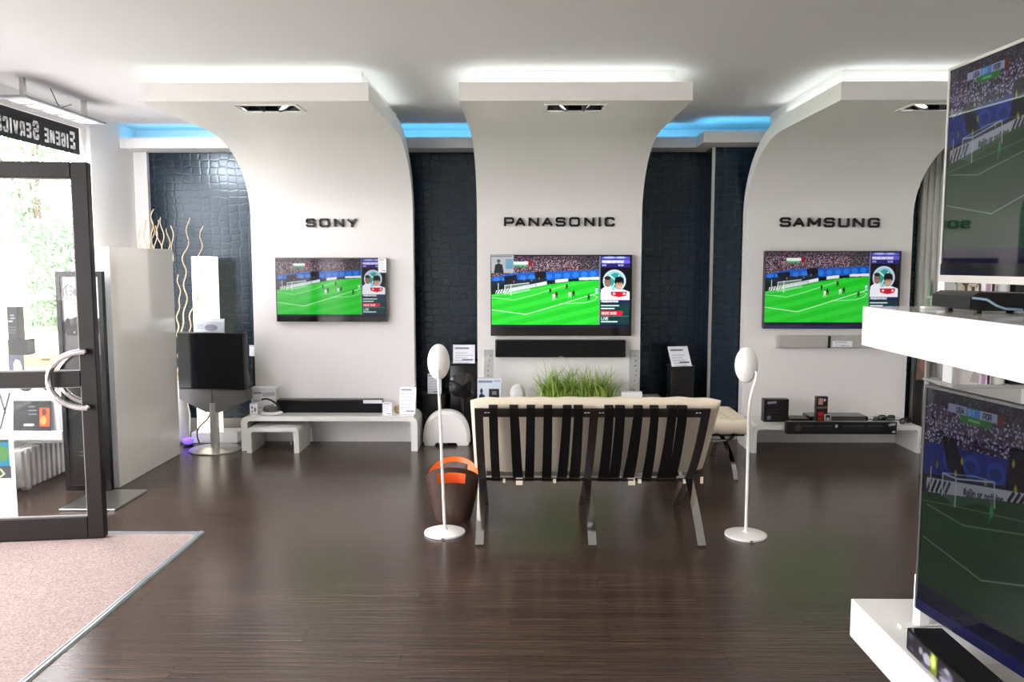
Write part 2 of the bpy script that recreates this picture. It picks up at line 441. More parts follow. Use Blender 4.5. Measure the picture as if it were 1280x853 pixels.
# ------------------------------------------------------------------ painted pictures (screens and print)
class Canvas:
    """a picture: units x0..x1 to the right, y0..y1 downwards, sRGB"""
    def __init__(self, W, H, x0, y0, x1, y1, bg=(1, 1, 1)):
        self.W, self.H = W, H; self.e = (x0, y0, x1, y1)
        xs = x0 + (np.arange(W) + .5) / W * (x1 - x0); ys = y0 + (np.arange(H) + .5) / H * (y1 - y0)
        self.X, self.Y = np.meshgrid(xs, ys)
        self.im = np.zeros((H, W, 3)); self.im[:] = bg
        self.px = (x1 - x0) / W
    def put(self, mask, col, a=1.0):
        mask = np.clip(mask, 0, 1)[..., None] * a
        self.im = self.im * (1 - mask) + np.array(col) * mask
    def rect(self, x0, y0, x1, y1, col, a=1.0): self.put(((self.X >= x0) & (self.X <= x1) & (self.Y >= y0) & (self.Y <= y1)).astype(float), col, a)
    def ell(self, cx, cy, rx, ry, col, a=1.0):
        d = np.sqrt(((self.X - cx) / rx) ** 2 + ((self.Y - cy) / ry) ** 2)
        self.put((1 - d) * min(rx, ry) / self.px + .5, col, a)
    def poly(self, pts, col, a=1.0):
        ins = np.zeros(self.X.shape, bool); n = len(pts); j = n - 1
        for i in range(n):
            xi, yi = pts[i]; xj, yj = pts[j]
            if yi != yj:
                c = ((yi > self.Y) != (yj > self.Y)) & (self.X < (xj - xi) * (self.Y - yi) / (yj - yi) + xi)
                ins ^= c
            j = i
        self.put(ins.astype(float), col, a)
    def line(self, pts, w, col, a=1.0):
        for (ax, ay), (bx, by) in zip(pts[:-1], pts[1:]):
            dx, dy = bx - ax, by - ay; l2 = dx * dx + dy * dy + 1e-9
            t = np.clip(((self.X - ax) * dx + (self.Y - ay) * dy) / l2, 0, 1)
            d = np.hypot(self.X - ax - t * dx, self.Y - ay - t * dy)
            self.put((w / 2 - d) / self.px + .5, col, a)
    def text(self, s, x, y, h, col, sw=None, wr=0.62, gap=0.22, sl=0.0):
        """baseline start x, y; sl = slope of the baseline (dy/dx)"""
        sw = sw or h * 0.16
        cx = x
        for ch in s:
            if ch == ' ': cx += h * wr * 0.8; continue
            w = h * wr * NARROW.get(ch, 1.0)
            for ln in GL[ch]:
                self.line([(cx + p[0] * w, y - p[1] * h + sl * (cx + p[0] * w - x)) for p in ln], sw, col)
            cx += w + h * gap
        return cx
    def lines_of_print(self, x0, y0, x1, n, step, col, w, seed=1):
        r = random.Random(seed)
        for i in range(n):
            y = y0 + i * step; x = x0
            end = x0 + (x1 - x0) * r.uniform(.6, 1)
            while x < end:
                l = (x1 - x0) * r.uniform(.06, .2)
                self.line([(x, y), (min(x + l, end), y)], w, col); x += l + (x1 - x0) * .035
    def noise(self, mask, cols, seed=0, cell=1):
        rs = np.random.RandomState(seed)
        h, w = self.H // cell + 1, self.W // cell + 1
        idx = rs.randint(0, len(cols), (h, w)); c = np.array(cols)[idx]
        c = np.repeat(np.repeat(c, cell, 0), cell, 1)[:self.H, :self.W]
        m = mask[..., None].astype(float)
        self.im = self.im * (1 - m) + c * m
    def mesh(self, name):
        """unit picture mesh: x 0..1, z 0..1, facing -y"""
        W, H = self.W, self.H
        u = np.linspace(0, 1, W); v = np.linspace(1, 0, H)
        uu, vv = np.meshgrid(u, v)
        co = np.zeros((H * W, 3)); co[:, 0] = uu.ravel(); co[:, 2] = vv.ravel()
        i = np.arange(H * W).reshape(H, W)
        q = np.stack([i[1:, :-1], i[1:, 1:], i[:-1, 1:], i[:-1, :-1]], -1).reshape(-1, 4)
        me = bpy.data.meshes.new(name)
        me.vertices.add(H * W); me.vertices.foreach_set('co', co.ravel())
        me.loops.add(q.size); me.loops.foreach_set('vertex_index', q.ravel().astype(np.int32))
        me.polygons.add(len(q)); me.polygons.foreach_set('loop_start', np.arange(0, q.size, 4, dtype=np.int32)); me.polygons.foreach_set('loop_total', np.full(len(q), 4, dtype=np.int32))
        me.update(calc_edges=True)
        at = me.color_attributes.new('picture', 'FLOAT_COLOR', 'POINT')
        col = np.ones((H * W, 4)); col[:, :3] = s2l(np.clip(self.im, 0, 1)).reshape(-1, 3)
        at.data.foreach_set('color', col.ravel())
        return me

def picture(name, me, p0, w, h, material, parent, up=(0, 0, 1), right=(1, 0, 0), local=False):
    """hang a unit picture mesh with its lower left corner at p0"""
    r, u = Vector(right).normalized(), Vector(up).normalized()
    n = r.cross(u)                                    # towards the viewer
    o = bpy.data.objects.new(name, me); C.objects.link(o)
    if not me.materials: me.materials.append(material)
    if me.materials[0] != material:
        o.material_slots[0].link = 'OBJECT'; o.material_slots[0].material = material
    m = Matrix(((r.x * w, -n.x, u.x * h, p0[0]), (r.y * w, -n.y, u.y * h, p0[1]), (r.z * w, -n.z, u.z * h, p0[2]), (0, 0, 0, 1)))
    if parent:
        o.parent = parent
        if not local: m = world_matrix(parent).inverted() @ m
    o.matrix_local = m
    return o

# ================================================================== STRUCTURE
CEIL = 2.75; XL = -3.47; XR = 4.40; YB = 7.5; YF = -2.6
fl = MB().box(XL - .3, XR + .1, YF - .1, YB + .1, -0.15, -0.012).build('floor', M_floor, smooth=False); struct(fl)
# boards, each its own object, sharing mesh data by length
PW, PL = 0.192, 1.285
board_mesh = {}
def board(x0, x1, y):
    key = round(x1 - x0, 3)
    if key < 0.05: return
    if key not in board_mesh:
        o = MB().box(0, key - 0.0006, 0, PW - 0.0006, -0.012, 0, 0.0004, 1).build('board', M_floor, fl, smooth=False, local=True)
        board_mesh[key] = o.data
    else:
        o = bpy.data.objects.new('board', board_mesh[key]); C.objects.link(o); o.parent = fl
    o.location = (x0, y, 0)
row = 0; y = 2.06
while y < YB - 0.02:
    off = (row * 0.4283) % PL
    x = XL + 0.001 - off
    while x < XR:
        board(round(max(x, XL + .001), 3), round(min(x + PL, XR - .001), 3), y)
        x += PL
    y += PW; row += 1
near = MB().box(XL, XR, YF, 2.058, -0.012, 0).build('board', M_floor, fl, smooth=False)
cl = MB().box(XL - .1, XR + .1, YF - .1, YB + .1, CEIL, CEIL + .1).build('ceiling', M_ceil, smooth=False); struct(cl)

# left wall: shop front with openings (window_1 beyond the door, doorway, window_2 towards the street corner)
W1a, W1b = 4.48, 6.70; D0, D1 = 3.18, 4.36; W2a, W2b = -2.3, 3.06
wl = MB()
t0, t1 = XL - .16, XL
wl.box(t0, t1, W1b, YB + .1, 0, CEIL)               # pier beside the window
wl.box(t0, t1, W1a, W1b, 0, 0.34)
wl.box(t0, t1, D1, W1a, 0, CEIL); wl.box(t0, t1, W2b, D0, 0, CEIL)
wl.box(t0, t1, W2a, W2b, 0, 0.30); wl.box(t0, t1, YF - .1, W2a, 0, CEIL)
wl.box(t0, t1, W2a, W1b, 2.68, CEIL)
struct(wl.build('wall_left', M_wall, smooth=False))
struct(MB().box(XR, XR + .1, YF - .1, YB + .1, 0, CEIL).build('wall_right', M_wall, smooth=False))
struct(MB().box(XL, XR, YF - .1, YF, 0, CEIL).build('wall_front', M_wall, smooth=False))
# back wall with dark paper; the right part stands 30 cm nearer
JX, JY = 1.655, 7.2
wbk = struct(MB().box(XL, XR, YB, YB + .1, 0, CEIL).build('wall_back', M_wall, smooth=False))
MB().box(-3.352, JX, YB - .012, YB - .0005, 0.125, 2.549).build('wallpaper', M_croc, wbk, smooth=False)
MB().box(JX, JX + .012, JY - .012, YB - .0125, 0.125, 2.549).build('wallpaper', M_croc, wbk, smooth=False)
MB().box(JX + .0125, 3.44, JY - .012, JY, 0.125, 2.549).build('wallpaper', M_croc, wbk, smooth=False)
MB().box(XL, -3.352, YB - .06, YB, 0, 2.55).build('corner_strip', M_wall, wbk, smooth=False)
MB().box(JX + .012, 3.60, JY, YB, 0, 2.55).build('stepped_core', M_wall, wbk, smooth=False)
MB().box(JX - .004, JX + .022, JY - .026, JY - .012, 0.125, 2.55).build('corner_profile', M_alu, wbk, smooth=False)
bb = MB(); bb.box(-3.352, JX, YB - .03, YB, 0, .125); bb.box(JX - .016, JX + .012, JY - .03, YB - .03, 0, .125); bb.box(JX + .012, 3.60, JY - .03, JY, 0, .125)
struct(bb.build('baseboard_back', M_base, smooth=False))
# pale panelling to the right of the last arch
rp = MB()
for i in range(4): rp.box(3.442 + .045 * i, 3.485 + .045 * i, 7.12 - .014 * i, 7.186, 0, 2.55, .008, 2)
rp.box(3.60, 3.645, 7.00, 7.06, 0, 2.55, .004, 1); rp.box(3.66, XR, 7.16, JY, 0, 2.55)
struct(rp.build('trim_1', mat('grey_white_panelling', (0.52, 0.52, 0.49), 0.5)))
# soffit above the niches with blue light behind its upstand
SF = 7.2
so = MB()
so.box(XL, JX - .14, SF + .02, YB, 2.55, 2.575); so.box(XL, JX - .14, SF, SF + .02, 2.55, 2.64)
so.box(JX - .12, 4.0, 6.92, YB, 2.55, 2.575); so.box(JX - .14, JX - .12, SF + .02, YB, 2.55, 2.575); so.box(JX - .12, 4.0, 6.90, 6.92, 2.55, 2.64)
so.box(JX - .14, JX - .12, 6.90, SF + .02, 2.55, 2.64)
sof = struct(so.build('trim_2', M_wall, smooth=False))
for (x0, x1, yy) in ((XL + .05, JX - .2, SF + .05), (JX - .05, 3.9, 6.95)):
    MB().box(x0, x1, yy, yy + .02, 2.576, 2.592).build('blue_light_strip', M_blue, sof, smooth=False)
MB().box(JX - .10, JX - .08, 6.97, 7.22, 2.576, 2.592).build('blue_light_strip', M_blue, sof, smooth=False)

# windows: frames white, panes clear
def window(n, ya, yb, za, zb, mull):
    fr = MB(); x0, x1 = XL - .10, XL - .03; t = .05
    fr.box(x0, x1, ya, ya + t, za, zb); fr.box(x0, x1, yb - t, yb, za, zb)
    fr.box(x0, x1, ya + t, yb - t, za, za + t); fr.box(x0, x1, ya + t, yb - t, zb - t, zb)
    for m in mull: fr.box(x0, x1, m - t / 2, m + t / 2, za + t, zb - t)
    w = struct(fr.build('window_%d' % n, M_wall, smooth=False))
    e = [ya + t] + [q for m in mull for q in (m - t / 2, m + t / 2)] + [yb - t]
    for a, b in zip(e[::2], e[1::2]):
        MB().box(XL - .07, XL - .062, a, b, za + t, zb - t).build('pane', M_glass, w, smooth=False)
    return w
window(1, W1a, W1b, .34, 2.68, [])
window(2, W2a, W2b, .30, 2.68, [-.5, 1.3])
window(3, D0, D1, 2.12, 2.68, [])

# open entrance door: brown metal frame, two panes, C handles; hinged at the wall, opened into the room
HX, HY = XL + .005, 4.345
ang = math.atan2(4.50 - HY, -2.345 - HX); DW = math.hypot(4.50 - HY, -2.345 - HX)
dr = bpy.data.objects.new('door_1', None); C.objects.link(dr); dr.location = (HX, HY, 0.012); dr.rotation_euler = (0, 0, ang); struct(dr)
ST = .086; DH = 2.085; dt = .03
dz = [0, .125, .862, .948, 2.0, DH]
def leafpart(name, x0, x1, z0, z1): MB().box(x0, x1, -dt, dt, z0, z1, .004, 1).build(name, M_brown, dr, local=True)
leafpart('stile', 0, ST, 0, DH); leafpart('stile', DW - ST, DW, 0, DH)
leafpart('rail', ST, DW - ST, dz[0], dz[1]); leafpart('rail', ST, DW - ST, dz[2], dz[3]); leafpart('rail', ST, DW - ST, dz[4], dz[5])
for a, b in ((dz[1], dz[2]), (dz[3], dz[4])):
    MB().box(ST, DW - ST, -.004, .004, a, b).build('pane', M_glass, dr, smooth=False, local=True)
    mb = MB()
    for x0, x1, z0, z1 in ((ST, ST + .008, a, b), (DW - ST - .008, DW - ST, a, b), (ST, DW - ST, a, a + .008), (ST, DW - ST, b - .008, b)):
        mb.box(x0, x1, -.012, -.005, z0, z1)
    mb.build('glazing_bead', mat('grey_rubber_seal', (.30, .29, .28), .5), dr, smooth=False, local=True)
for s in (-1, 1):
    pts = []
    for i in range(25):
        a = PI / 2 + PI * i / 24
        pts.append((DW - .045 + .19 * math.cos(a), s * (dt + .045), .905 + .155 * math.sin(a)))
    pts = [(DW - .045, s * (dt - .004), .905 + .155), (DW - .045, s * (dt + .03), .905 + .155)] + pts + [(DW - .045, s * (dt + .03), .905 - .155), (DW - .045, s * (dt - .004), .905 - .155)]
    MB().tube(pts, .0165, 12).build('handle', M_chrome, dr, local=True)

# entrance mat in a metal frame
MX, MY = -1.83, 4.60
mt = thing('entrance_mat', 'large pale beige-pink speckled entrance mat in a metal edging at the open glass door', 'mat', (-2.6, 3.4, 0))
MB().box(XL + .01, MX - .024, 2.3, MY - .035, 0, .007).build('pile', M_carpet, mt, smooth=False)
MB().prism([(MX - .024, 0), (MX - .024, .009), (MX - .016, .012), (MX - .009, .009), (MX, .010), (MX + .006, 0)], 'y', 2.3, MY).build('edge_profile', M_alud, mt, smooth=False)
MB().prism([(MY - .05, 0), (MY - .05, .009), (MY - .012, .012), (MY, .008), (MY + .004, 0)], 'x', XL + .01, MX - .024).build('edge_profile', M_alud, mt, smooth=False)

# ================================================================== ARCHES
YA, TH, YC = 7.05, 0.11, 5.05      # face plane, sheet thickness, canopy front
def arch(x0, x1, label, hx):
    t = thing('display_arch', label, 'display wall', ((x0 + x1) / 2, YA + .05, 0), group=None)
    cy, cz, ry, rz = 6.15, 1.95, .90, .58
    inner = [(YA, 0), (YA, 1.0), (YA, 1.6)]
    n = 16
    for i in range(n + 1):
        a = PI / 2 * i / n; inner.append((cy + ry * math.cos(a), cz + rz * math.sin(a)))
    h0, h1 = 5.17, 5.37
    inner += [(5.8, 2.53), (h1, 2.53), (h0, 2.53), (YC, 2.53)]
    outer = []
    for i, p in enumerate(inner):
        a = inner[max(i - 1, 0)]; b = inner[min(i + 1, len(inner) - 1)]
        dy, dz2 = b[0] - a[0], b[1] - a[1]; l = math.hypot(dy, dz2)
        outer.append((p[0] + dz2 / l * TH, p[1] - dy / l * TH))
    outer[0] = (YA + TH, 0)
    xs = [x0, hx - .175, hx + .175, x1]
    mb = MB(); bm = mb.bm
    gi = [[bm.verts.new((x, *p)) for p in inner] for x in xs]; go = [[bm.verts.new((x, *p)) for p in outer] for x in xs]
    m = len(inner)
    hole = m - 3                                       # segment h1 -> h0
    for c in range(3):
        for j in range(m - 1):
            if not (c == 1 and j == hole):
                bm.faces.new((gi[c][j], gi[c][j + 1], gi[c + 1][j + 1], gi[c + 1][j]))
            bm.faces.new((go[c][j], go[c + 1][j], go[c + 1][j + 1], go[c][j + 1]))
        bm.faces.new((gi[c][-1], go[c][-1], go[c + 1][-1], gi[c + 1][-1])); bm.faces.new((gi[c][0], gi[c + 1][0], go[c + 1][0], go[c][0]))
    for c in (0, 3):
        for j in range(m - 1): bm.faces.new((gi[c][j], go[c][j], go[c][j + 1], gi[c][j + 1]))
    mb.build('curved_panel', M_arch, t)
    # upstand between the canopy and the ceiling, with light strips lying on the canopy round it
    MB().box(x0 + .075, x1 - .075, YC + .19, 6.7, 2.641, CEIL - .001).build('upstand', M_wall, t, smooth=False)
    for (a, b, c, d) in ((x0 + .08, x1 - .08, YC + .13, YC + .15), (x0 + .03, x0 + .045, YC + .16, 6.3), (x1 - .045, x1 - .03, YC + .16, 6.3)):
        MB().box(a, b, c, d, 2.6405, 2.656).build('light_strip', M_cove, t, smooth=False)
    return t
def downlight(hx, label, tilt):
    t = thing('recessed_downlight', label, 'ceiling light', (hx, 5.27, 2.53), group=None)
    fr = MB(); a = .175; b = .10; w = .022
    for x0, x1, y0, y1 in ((hx - a - w, hx + a + w, 5.27 - b - w, 5.27 - b), (hx - a - w, hx + a + w, 5.27 + b, 5.27 + b + w), (hx - a - w, hx - a, 5.27 - b, 5.27 + b), (hx + a, hx + a + w, 5.27 - b, 5.27 + b)):
        fr.box(x0, x1, y0, y1, 2.524, 2.5295)
    fr.build('frame', M_lacq, t, smooth=False)
    hs = MB(); e = .002
    x0, x1, y0, y1, z0, z1 = hx - a + e, hx + a - e, 5.17 + e, 5.37 - e, 2.531, 2.618
    v = [(x0, y0), (x1, y0), (x1, y1), (x0, y1)]
    for i in range(4):
        p, q = v[i], v[(i + 1) % 4]; hs.quad((*p, z0), (*q, z0), (*q, z1), (*p, z1))
    hs.quad(*[(*p, z1) for p in v]); hs.build('housing', M_black, t, smooth=False)
    for s in (-1, 1):
        c = Vector((hx + s * .085, 5.29, 2.552)); ax = Vector((s * tilt, 0, -1)).normalized()
        ring = MB(); u = ax.orthogonal().normalized(); w2 = ax.cross(u)
        def loop(r, d): return [c + ax * d + (u * math.cos(2 * PI * i / 20) + w2 * math.sin(2 * PI * i / 20)) * r for i in range(20)]
        ls = [loop(.030, -.035), loop(.052, .012), loop(.056, .012), (loop(.033, -.038))]
        vv = [p for l in ls for p in l]
        ring._new(vv, [(i * 20 + j, i * 20 + (j + 1) % 20, (i + 1) * 20 + (j + 1) % 20, (i + 1) * 20 + j) for i in range(3) for j in range(20)])
        ring.build('spot_ring', M_greyd, t)
        d = MB(); d._new(loop(.046, .004) + [c + ax * -.006], [(j, (j + 1) % 20, 20) for j in range(20)]); d.build('spot_lens', M_bulb, t)
        ld = bpy.data.lights.new('spot_beam', 'SPOT'); ld.energy = SPOT; ld.color = (1, .90, .80); ld.spot_size = R(95); ld.spot_blend = .7; ld.shadow_soft_size = .04
        lo = bpy.data.objects.new('spot_beam', ld); C.objects.link(lo); lo.parent = t
        lo.matrix_local = world_matrix(t).inverted() @ Matrix.Translation(c + ax * .02) @ ax.to_track_quat('-Z', 'Y').to_matrix().to_4x4()
    return t
def added_fill_lamp(hx, hy, label):  # added ceiling lamp out of view, gives the room more warm light
    t = thing('recessed_downlight', label, 'ceiling light', (hx, hy, CEIL))
    MB().lathe([(.075, -.008), (.095, -.008), (.10, 0), (.075, 0)], (hx, hy, CEIL), 28).build('frame', M_lacq, t)
    MB().lathe([(.001, -.004), (.072, -.004), (.072, -.001)], (hx, hy, CEIL), 28).build('lamp_panel', M_bulb, t)
    ld = bpy.data.lights.new('spot_beam', 'SPOT'); ld.energy = REAR_FILL; ld.color = (1, .84, .76); ld.spot_size = R(150); ld.spot_blend = .6; ld.shadow_soft_size = .07
    lo = bpy.data.objects.new('spot_beam', ld); C.objects.link(lo); lo.parent = t; lo.location = (0, 0, -.03)
added_fill_lamp(.9, 1.2, 'added fill downlight in the shop ceiling nearest the white rack, before the display arches')
added_fill_lamp(3.1, 3.0, 'added fill downlight in the shop ceiling right of the white rack')
added_fill_lamp(-1.0, 1.2, 'added fill downlight in the shop ceiling nearest the entrance mat')
added_fill_lamp(1.0, -1.2, 'added fill downlight in the shop ceiling farthest from the display arches')
AX = [(-2.305, -.915), (-.368, 1.037), (1.925, 3.335)]
arch(*AX[0], 'white curved display arch with ceiling canopy, carrying the SONY letters', -1.575)
arch(*AX[1], 'white curved display arch with ceiling canopy, carrying the PANASONIC letters', .345)
arch(*AX[2], 'white curved display arch with ceiling canopy, carrying the SAMSUNG letters', 2.60)
downlight(-1.575, 'recessed twin spot light in the canopy above the SONY letters', .75)
downlight(.345, 'recessed twin spot light in the canopy above the PANASONIC letters', .8)
downlight(2.60, 'recessed twin spot light in the canopy above the SAMSUNG letters', .5)

def sign(word, spans, z0, h, label, z_slope=0.0):
    xa, xb = spans[0][0], spans[-1][1]
    t = thing('brand_lettering', label, 'sign', ((xa + xb) / 2, YA, z0))
    for ch, (a, b) in zip(word, spans):
        dz3 = z_slope * (a - xa)
        sw = .0175
        w = (b - a) if ch != 'I' else sw
        letter_mesh(MB(), ch, lambda u, v, d: (a + u, YA - d, z0 + dz3 + v), w, h, sw, 0.0, .022).build('letter', M_letter, t, smooth=False)
def spans(px, x0, s, off): return [(round(off + (a - x0) * s, 4), round(off + (b - x0) * s, 4)) for a, b in px]
sign('SONY', spans([(135, 250), (295, 420), (470, 590), (625, 745)], 135, .437 / 610, -1.828), 1.862, .074, 'black raised letters reading SONY on the left arch')
sign('PANASONIC', spans([(88, 188), (193, 300), (328, 432), (458, 568), (594, 692), (727, 833), (874, 975), (1015, 1035), (1074, 1172)], 88, .940 / 1084, -.137), 1.866, .080, 'black raised letters reading PANASONIC on the middle arch')
sign('SAMSUNG', spans([(115, 232), (255, 380), (412, 550), (588, 702), (742, 858), (898, 1018), (1060, 1182)], 115, .843 / 1067, 2.204), 1.862, .082, 'black raised letters reading SAMSUNG on the right arch', -.008)

# ================================================================== SCREEN PICTURES
def broadcast_with_sidebar():
    c = Canvas(400, 214, 88, 62, 1205, 664, (.02, .01, .05))
    game = c.X < 950
    crowd = [(.10, .07, .14), (.22, .16, .22), (.42, .28, .26), (.16, .14, .30), (.66, .56, .56), (.30, .22, .42), (.07, .06, .09), (.55, .38, .24), (.20, .14, .34), (.75, .68, .70)]
    c.noise(game & (c.Y < 300), crowd, 3, 2)
    c.rect(780, 62, 950, 190, (.10, .16, .12), .35); c.rect(88, 62, 950, 100, (.1, .05, .12), .3)
    def band(pts, col, a=1.0): c.poly(pts, col, a)
    band([(88, 245), (290, 205), (520, 196), (950, 178), (950, 245), (530, 272), (88, 310)], (.08, .35, .78))
    for i in range(12):
        c.ell(130 + i * 70, 262 - i * 4.5, 26, 22, (.18, .55, .92), .7)
    band([(430, 198), (520, 192), (530, 240), (470, 262), (440, 250)], (.06, .05, .10))
    band([(185, 235), (290, 222), (300, 282), (200, 300)], (.07, .09, .12)); band([(88, 275), (420, 256), (530, 245), (530, 290), (88, 330)], (.06, .12, .16), .85)
    for x, y in ((268, 278), (350, 262), (410, 268), (470, 252)): c.ell(x, y, 5, 8, (.75, .42, .30))
    band([(88, 330), (540, 268), (960, 240), (960, 270), (540, 300), (88, 390)], (.03, .10, .06))
    band([(125, 352), (300, 322), (530, 275), (532, 302), (300, 350), (120, 384)], (.93, .95, .97)); band([(600, 262), (702, 252), (702, 276), (600, 288)], (.93, .95, .97)); band([(790, 244), (960, 238), (960, 262), (790, 264)], (.92, .94, .98))
    for i in range(5): c.line([(128 + i * 22, 376 - i * 4), (142 + i * 22, 352 - i * 4)], 7, (.05, .06, .08))
    c.text('all in or nothing', 240, 352, 20, (.55, .58, .62), 3, .6, .2, -.20)
    green = c.Y > np.interp(c.X, [88, 300, 532, 700, 960], [386, 354, 304, 279, 265])
    c.put((green & game).astype(float), (.12, .80, .16))
    str_ = ((np.floor((c.X * .25 + c.Y) / 42) % 2) > 0) & green & game
    c.put(str_.astype(float), (.22, .88, .24), .6)
    W = (.92, 1, .92)
    c.line([(88, 412), (180, 420), (270, 432), (420, 392), (560, 346), (700, 305)], 4, W, .8)
    c.line([(95, 398), (400, 352), (560, 318)], 3, W, .6)
    c.line([(88, 513), (365, 552), (520, 505), (700, 448), (945, 372)], 5, W)
    c.line([(640, 462), (740, 458), (850, 452), (915, 430), (938, 405), (900, 390)], 4, W, .8)
    c.poly([(195, 310), (390, 288), (400, 350), (250, 388), (195, 385)], (.85, .95, .88), .45)
    for p in ([(245, 300), (245, 392)], [(143, 292), (143, 348)], [(195, 312), (195, 384)], [(195, 310), (390, 288)]): c.line(p, 5, (.97, .99, .97))
    def man(x, y, top, low, s=1.0):
        c.ell(x, y - 16 * s, 6 * s, 7 * s, (.35, .2, .15)); c.ell(x, y, 10 * s, 15 * s, top); c.line([(x - 4 * s, y + 10 * s), (x - 8 * s, y + 30 * s)], 6 * s, low); c.line([(x + 3 * s, y + 10 * s), (x + 9 * s, y + 28 * s)], 6 * s, low)
    man(588, 395, (.95, .97, .95), (.9, .95, .9), 1.1); man(610, 382, (.30, .08, .08), (.10, .12, .10)); man(560, 350, (.12, .10, .10), (.08, .2, .1), .8)
    man(692, 316, (.22, .10, .08), (.15, .10, .08), .9); man(716, 378, (.95, .96, .95), (.85, .9, .85)); man(746, 372, (.20, .10, .10), (.10, .12, .10)); man(868, 404, (.05, .28, .18), (.05, .12, .10)); man(930, 345, (.75, .95, .98), (.7, .95, .9))
    c.rect(262, 114, 380, 134, (.93, .97, .95)); c.rect(272, 134, 370, 150, (.30, .78, .45)); c.rect(384, 108, 414, 148, (.55, .08, .14))
    # side bar
    c.rect(950, 62, 1200, 664, (.03, .02, .06)); c.rect(950, 62, 958, 645, (.45, .48, .55))
    c.rect(962, 66, 1200, 160, (.14, .10, .42)); c.rect(966, 72, 1192, 92, (.30, .34, .80)); c.rect(966, 98, 1196, 128, (.40, .36, .86)); c.ell(1030, 78, 50, 8, (.7, .75, 1)); c.ell(1120, 78, 40, 8, (.7, .75, 1))
    c.text('PRESSEKONFERENZ', 974, 122, 17, (1, 1, 1), 4, .5, .18); c.text('DFB', 974, 148, 12, (.8, .8, 1), 3); c.text('16:00', 1100, 148, 12, (.8, .8, 1), 3)
    c.rect(962, 160, 1194, 430, (.02, .02, .05))
    c.ell(1072, 272, 92, 94, (.80, .86, .95)); c.ell(1072, 272, 78, 80, (.62, .80, .84)); c.ell(1080, 265, 52, 60, (.16, .62, .58)); c.line([(1040, 230), (1120, 300)], 12, (.85, .95, .95)); c.line([(1060, 320), (1110, 225)], 10, (.85, .95, .95))
    skin = (.80, .60, .50)
    c.poly([(962, 430), (964, 345), (1000, 318), (1048, 322), (1062, 430)], (.96, .97, 1)); c.ell(1018, 282, 25, 40, (.45, .33, .30)); c.ell(1018, 288, 20, 30, (.62, .46, .40)); c.ell(1016, 248, 24, 16, (.16, .12, .12)); c.line([(1008, 282), (1013, 282)], 5, (.1, .08, .08)); c.line([(1024, 282), (1029, 282)], 5, (.1, .08, .08)); c.line([(1010, 306), (1026, 306)], 4, (.35, .2, .2))
    c.poly([(1012, 430), (1032, 362), (1085, 342), (1140, 342), (1192, 362), (1196, 430)], (.97, .97, 1)); c.poly([(1042, 360), (1172, 360), (1166, 396), (1108, 408), (1048, 394)], (.80, .10, .18)); c.ell(1070, 378, 11, 11, (.95, .8, .8)); c.ell(1150, 378, 11, 11, (.95, .8, .8))
    c.ell(1110, 300, 28, 44, skin); c.ell(1110, 262, 36, 26, (.05, .04, .05)); c.ell(1082, 280, 8, 18, (.05, .04, .05)); c.ell(1140, 280, 8, 18, (.05, .04, .05)); c.line([(1098, 292), (1104, 292)], 5, (.12, .08, .08)); c.line([(1118, 292), (1124, 292)], 5, (.12, .08, .08)); c.line([(1100, 322), (1122, 322)], 5, (.95, .85, .85)); c.line([(1111, 298), (1109, 310)], 3, (.62, .42, .36))
    c.rect(962, 430, 1194, 455, (.10, .12, .34)); c.text('PRESSEKONFERENZ', 970, 449, 13, (1, 1, 1), 3.4, .52, .18)
    c.rect(962, 458, 1194, 636, (.02, .22, .22)); c.lines_of_print(970, 478, 1110, 1, 1, (.95, 1, 1), 9, 2); c.lines_of_print(970, 502, 1090, 1, 1, (.95, 1, 1), 9, 5)
    c.rect(966, 520, 1130, 560, (.85, .12, .22)); c.ell(1128, 540, 14, 20, (.85, .12, .22)); c.text('HEUTE 16:00', 974, 550, 17, (1, .9, .92), 4, .52, .18)
    c.line([(962, 566), (1190, 566)], 2.5, (.6, .8, .8)); c.text('LIVE', 972, 596, 20, (.95, 1, 1), 4.5, .6, .2); c.lines_of_print(972, 612, 1130, 1, 1, (.85, .95, .98), 11, 9)
    c.rect(88, 640, 1205, 664, (.07, .05, .16)); c.line([(88, 656), (1205, 656)], 3, (.22, .16, .38))
    c.rect(1195, 62, 1205, 664, (.02, .02, .05)); c.rect(88, 62, 1205, 66, (.03, .02, .06))
    return c.mesh('broadcast_picture')

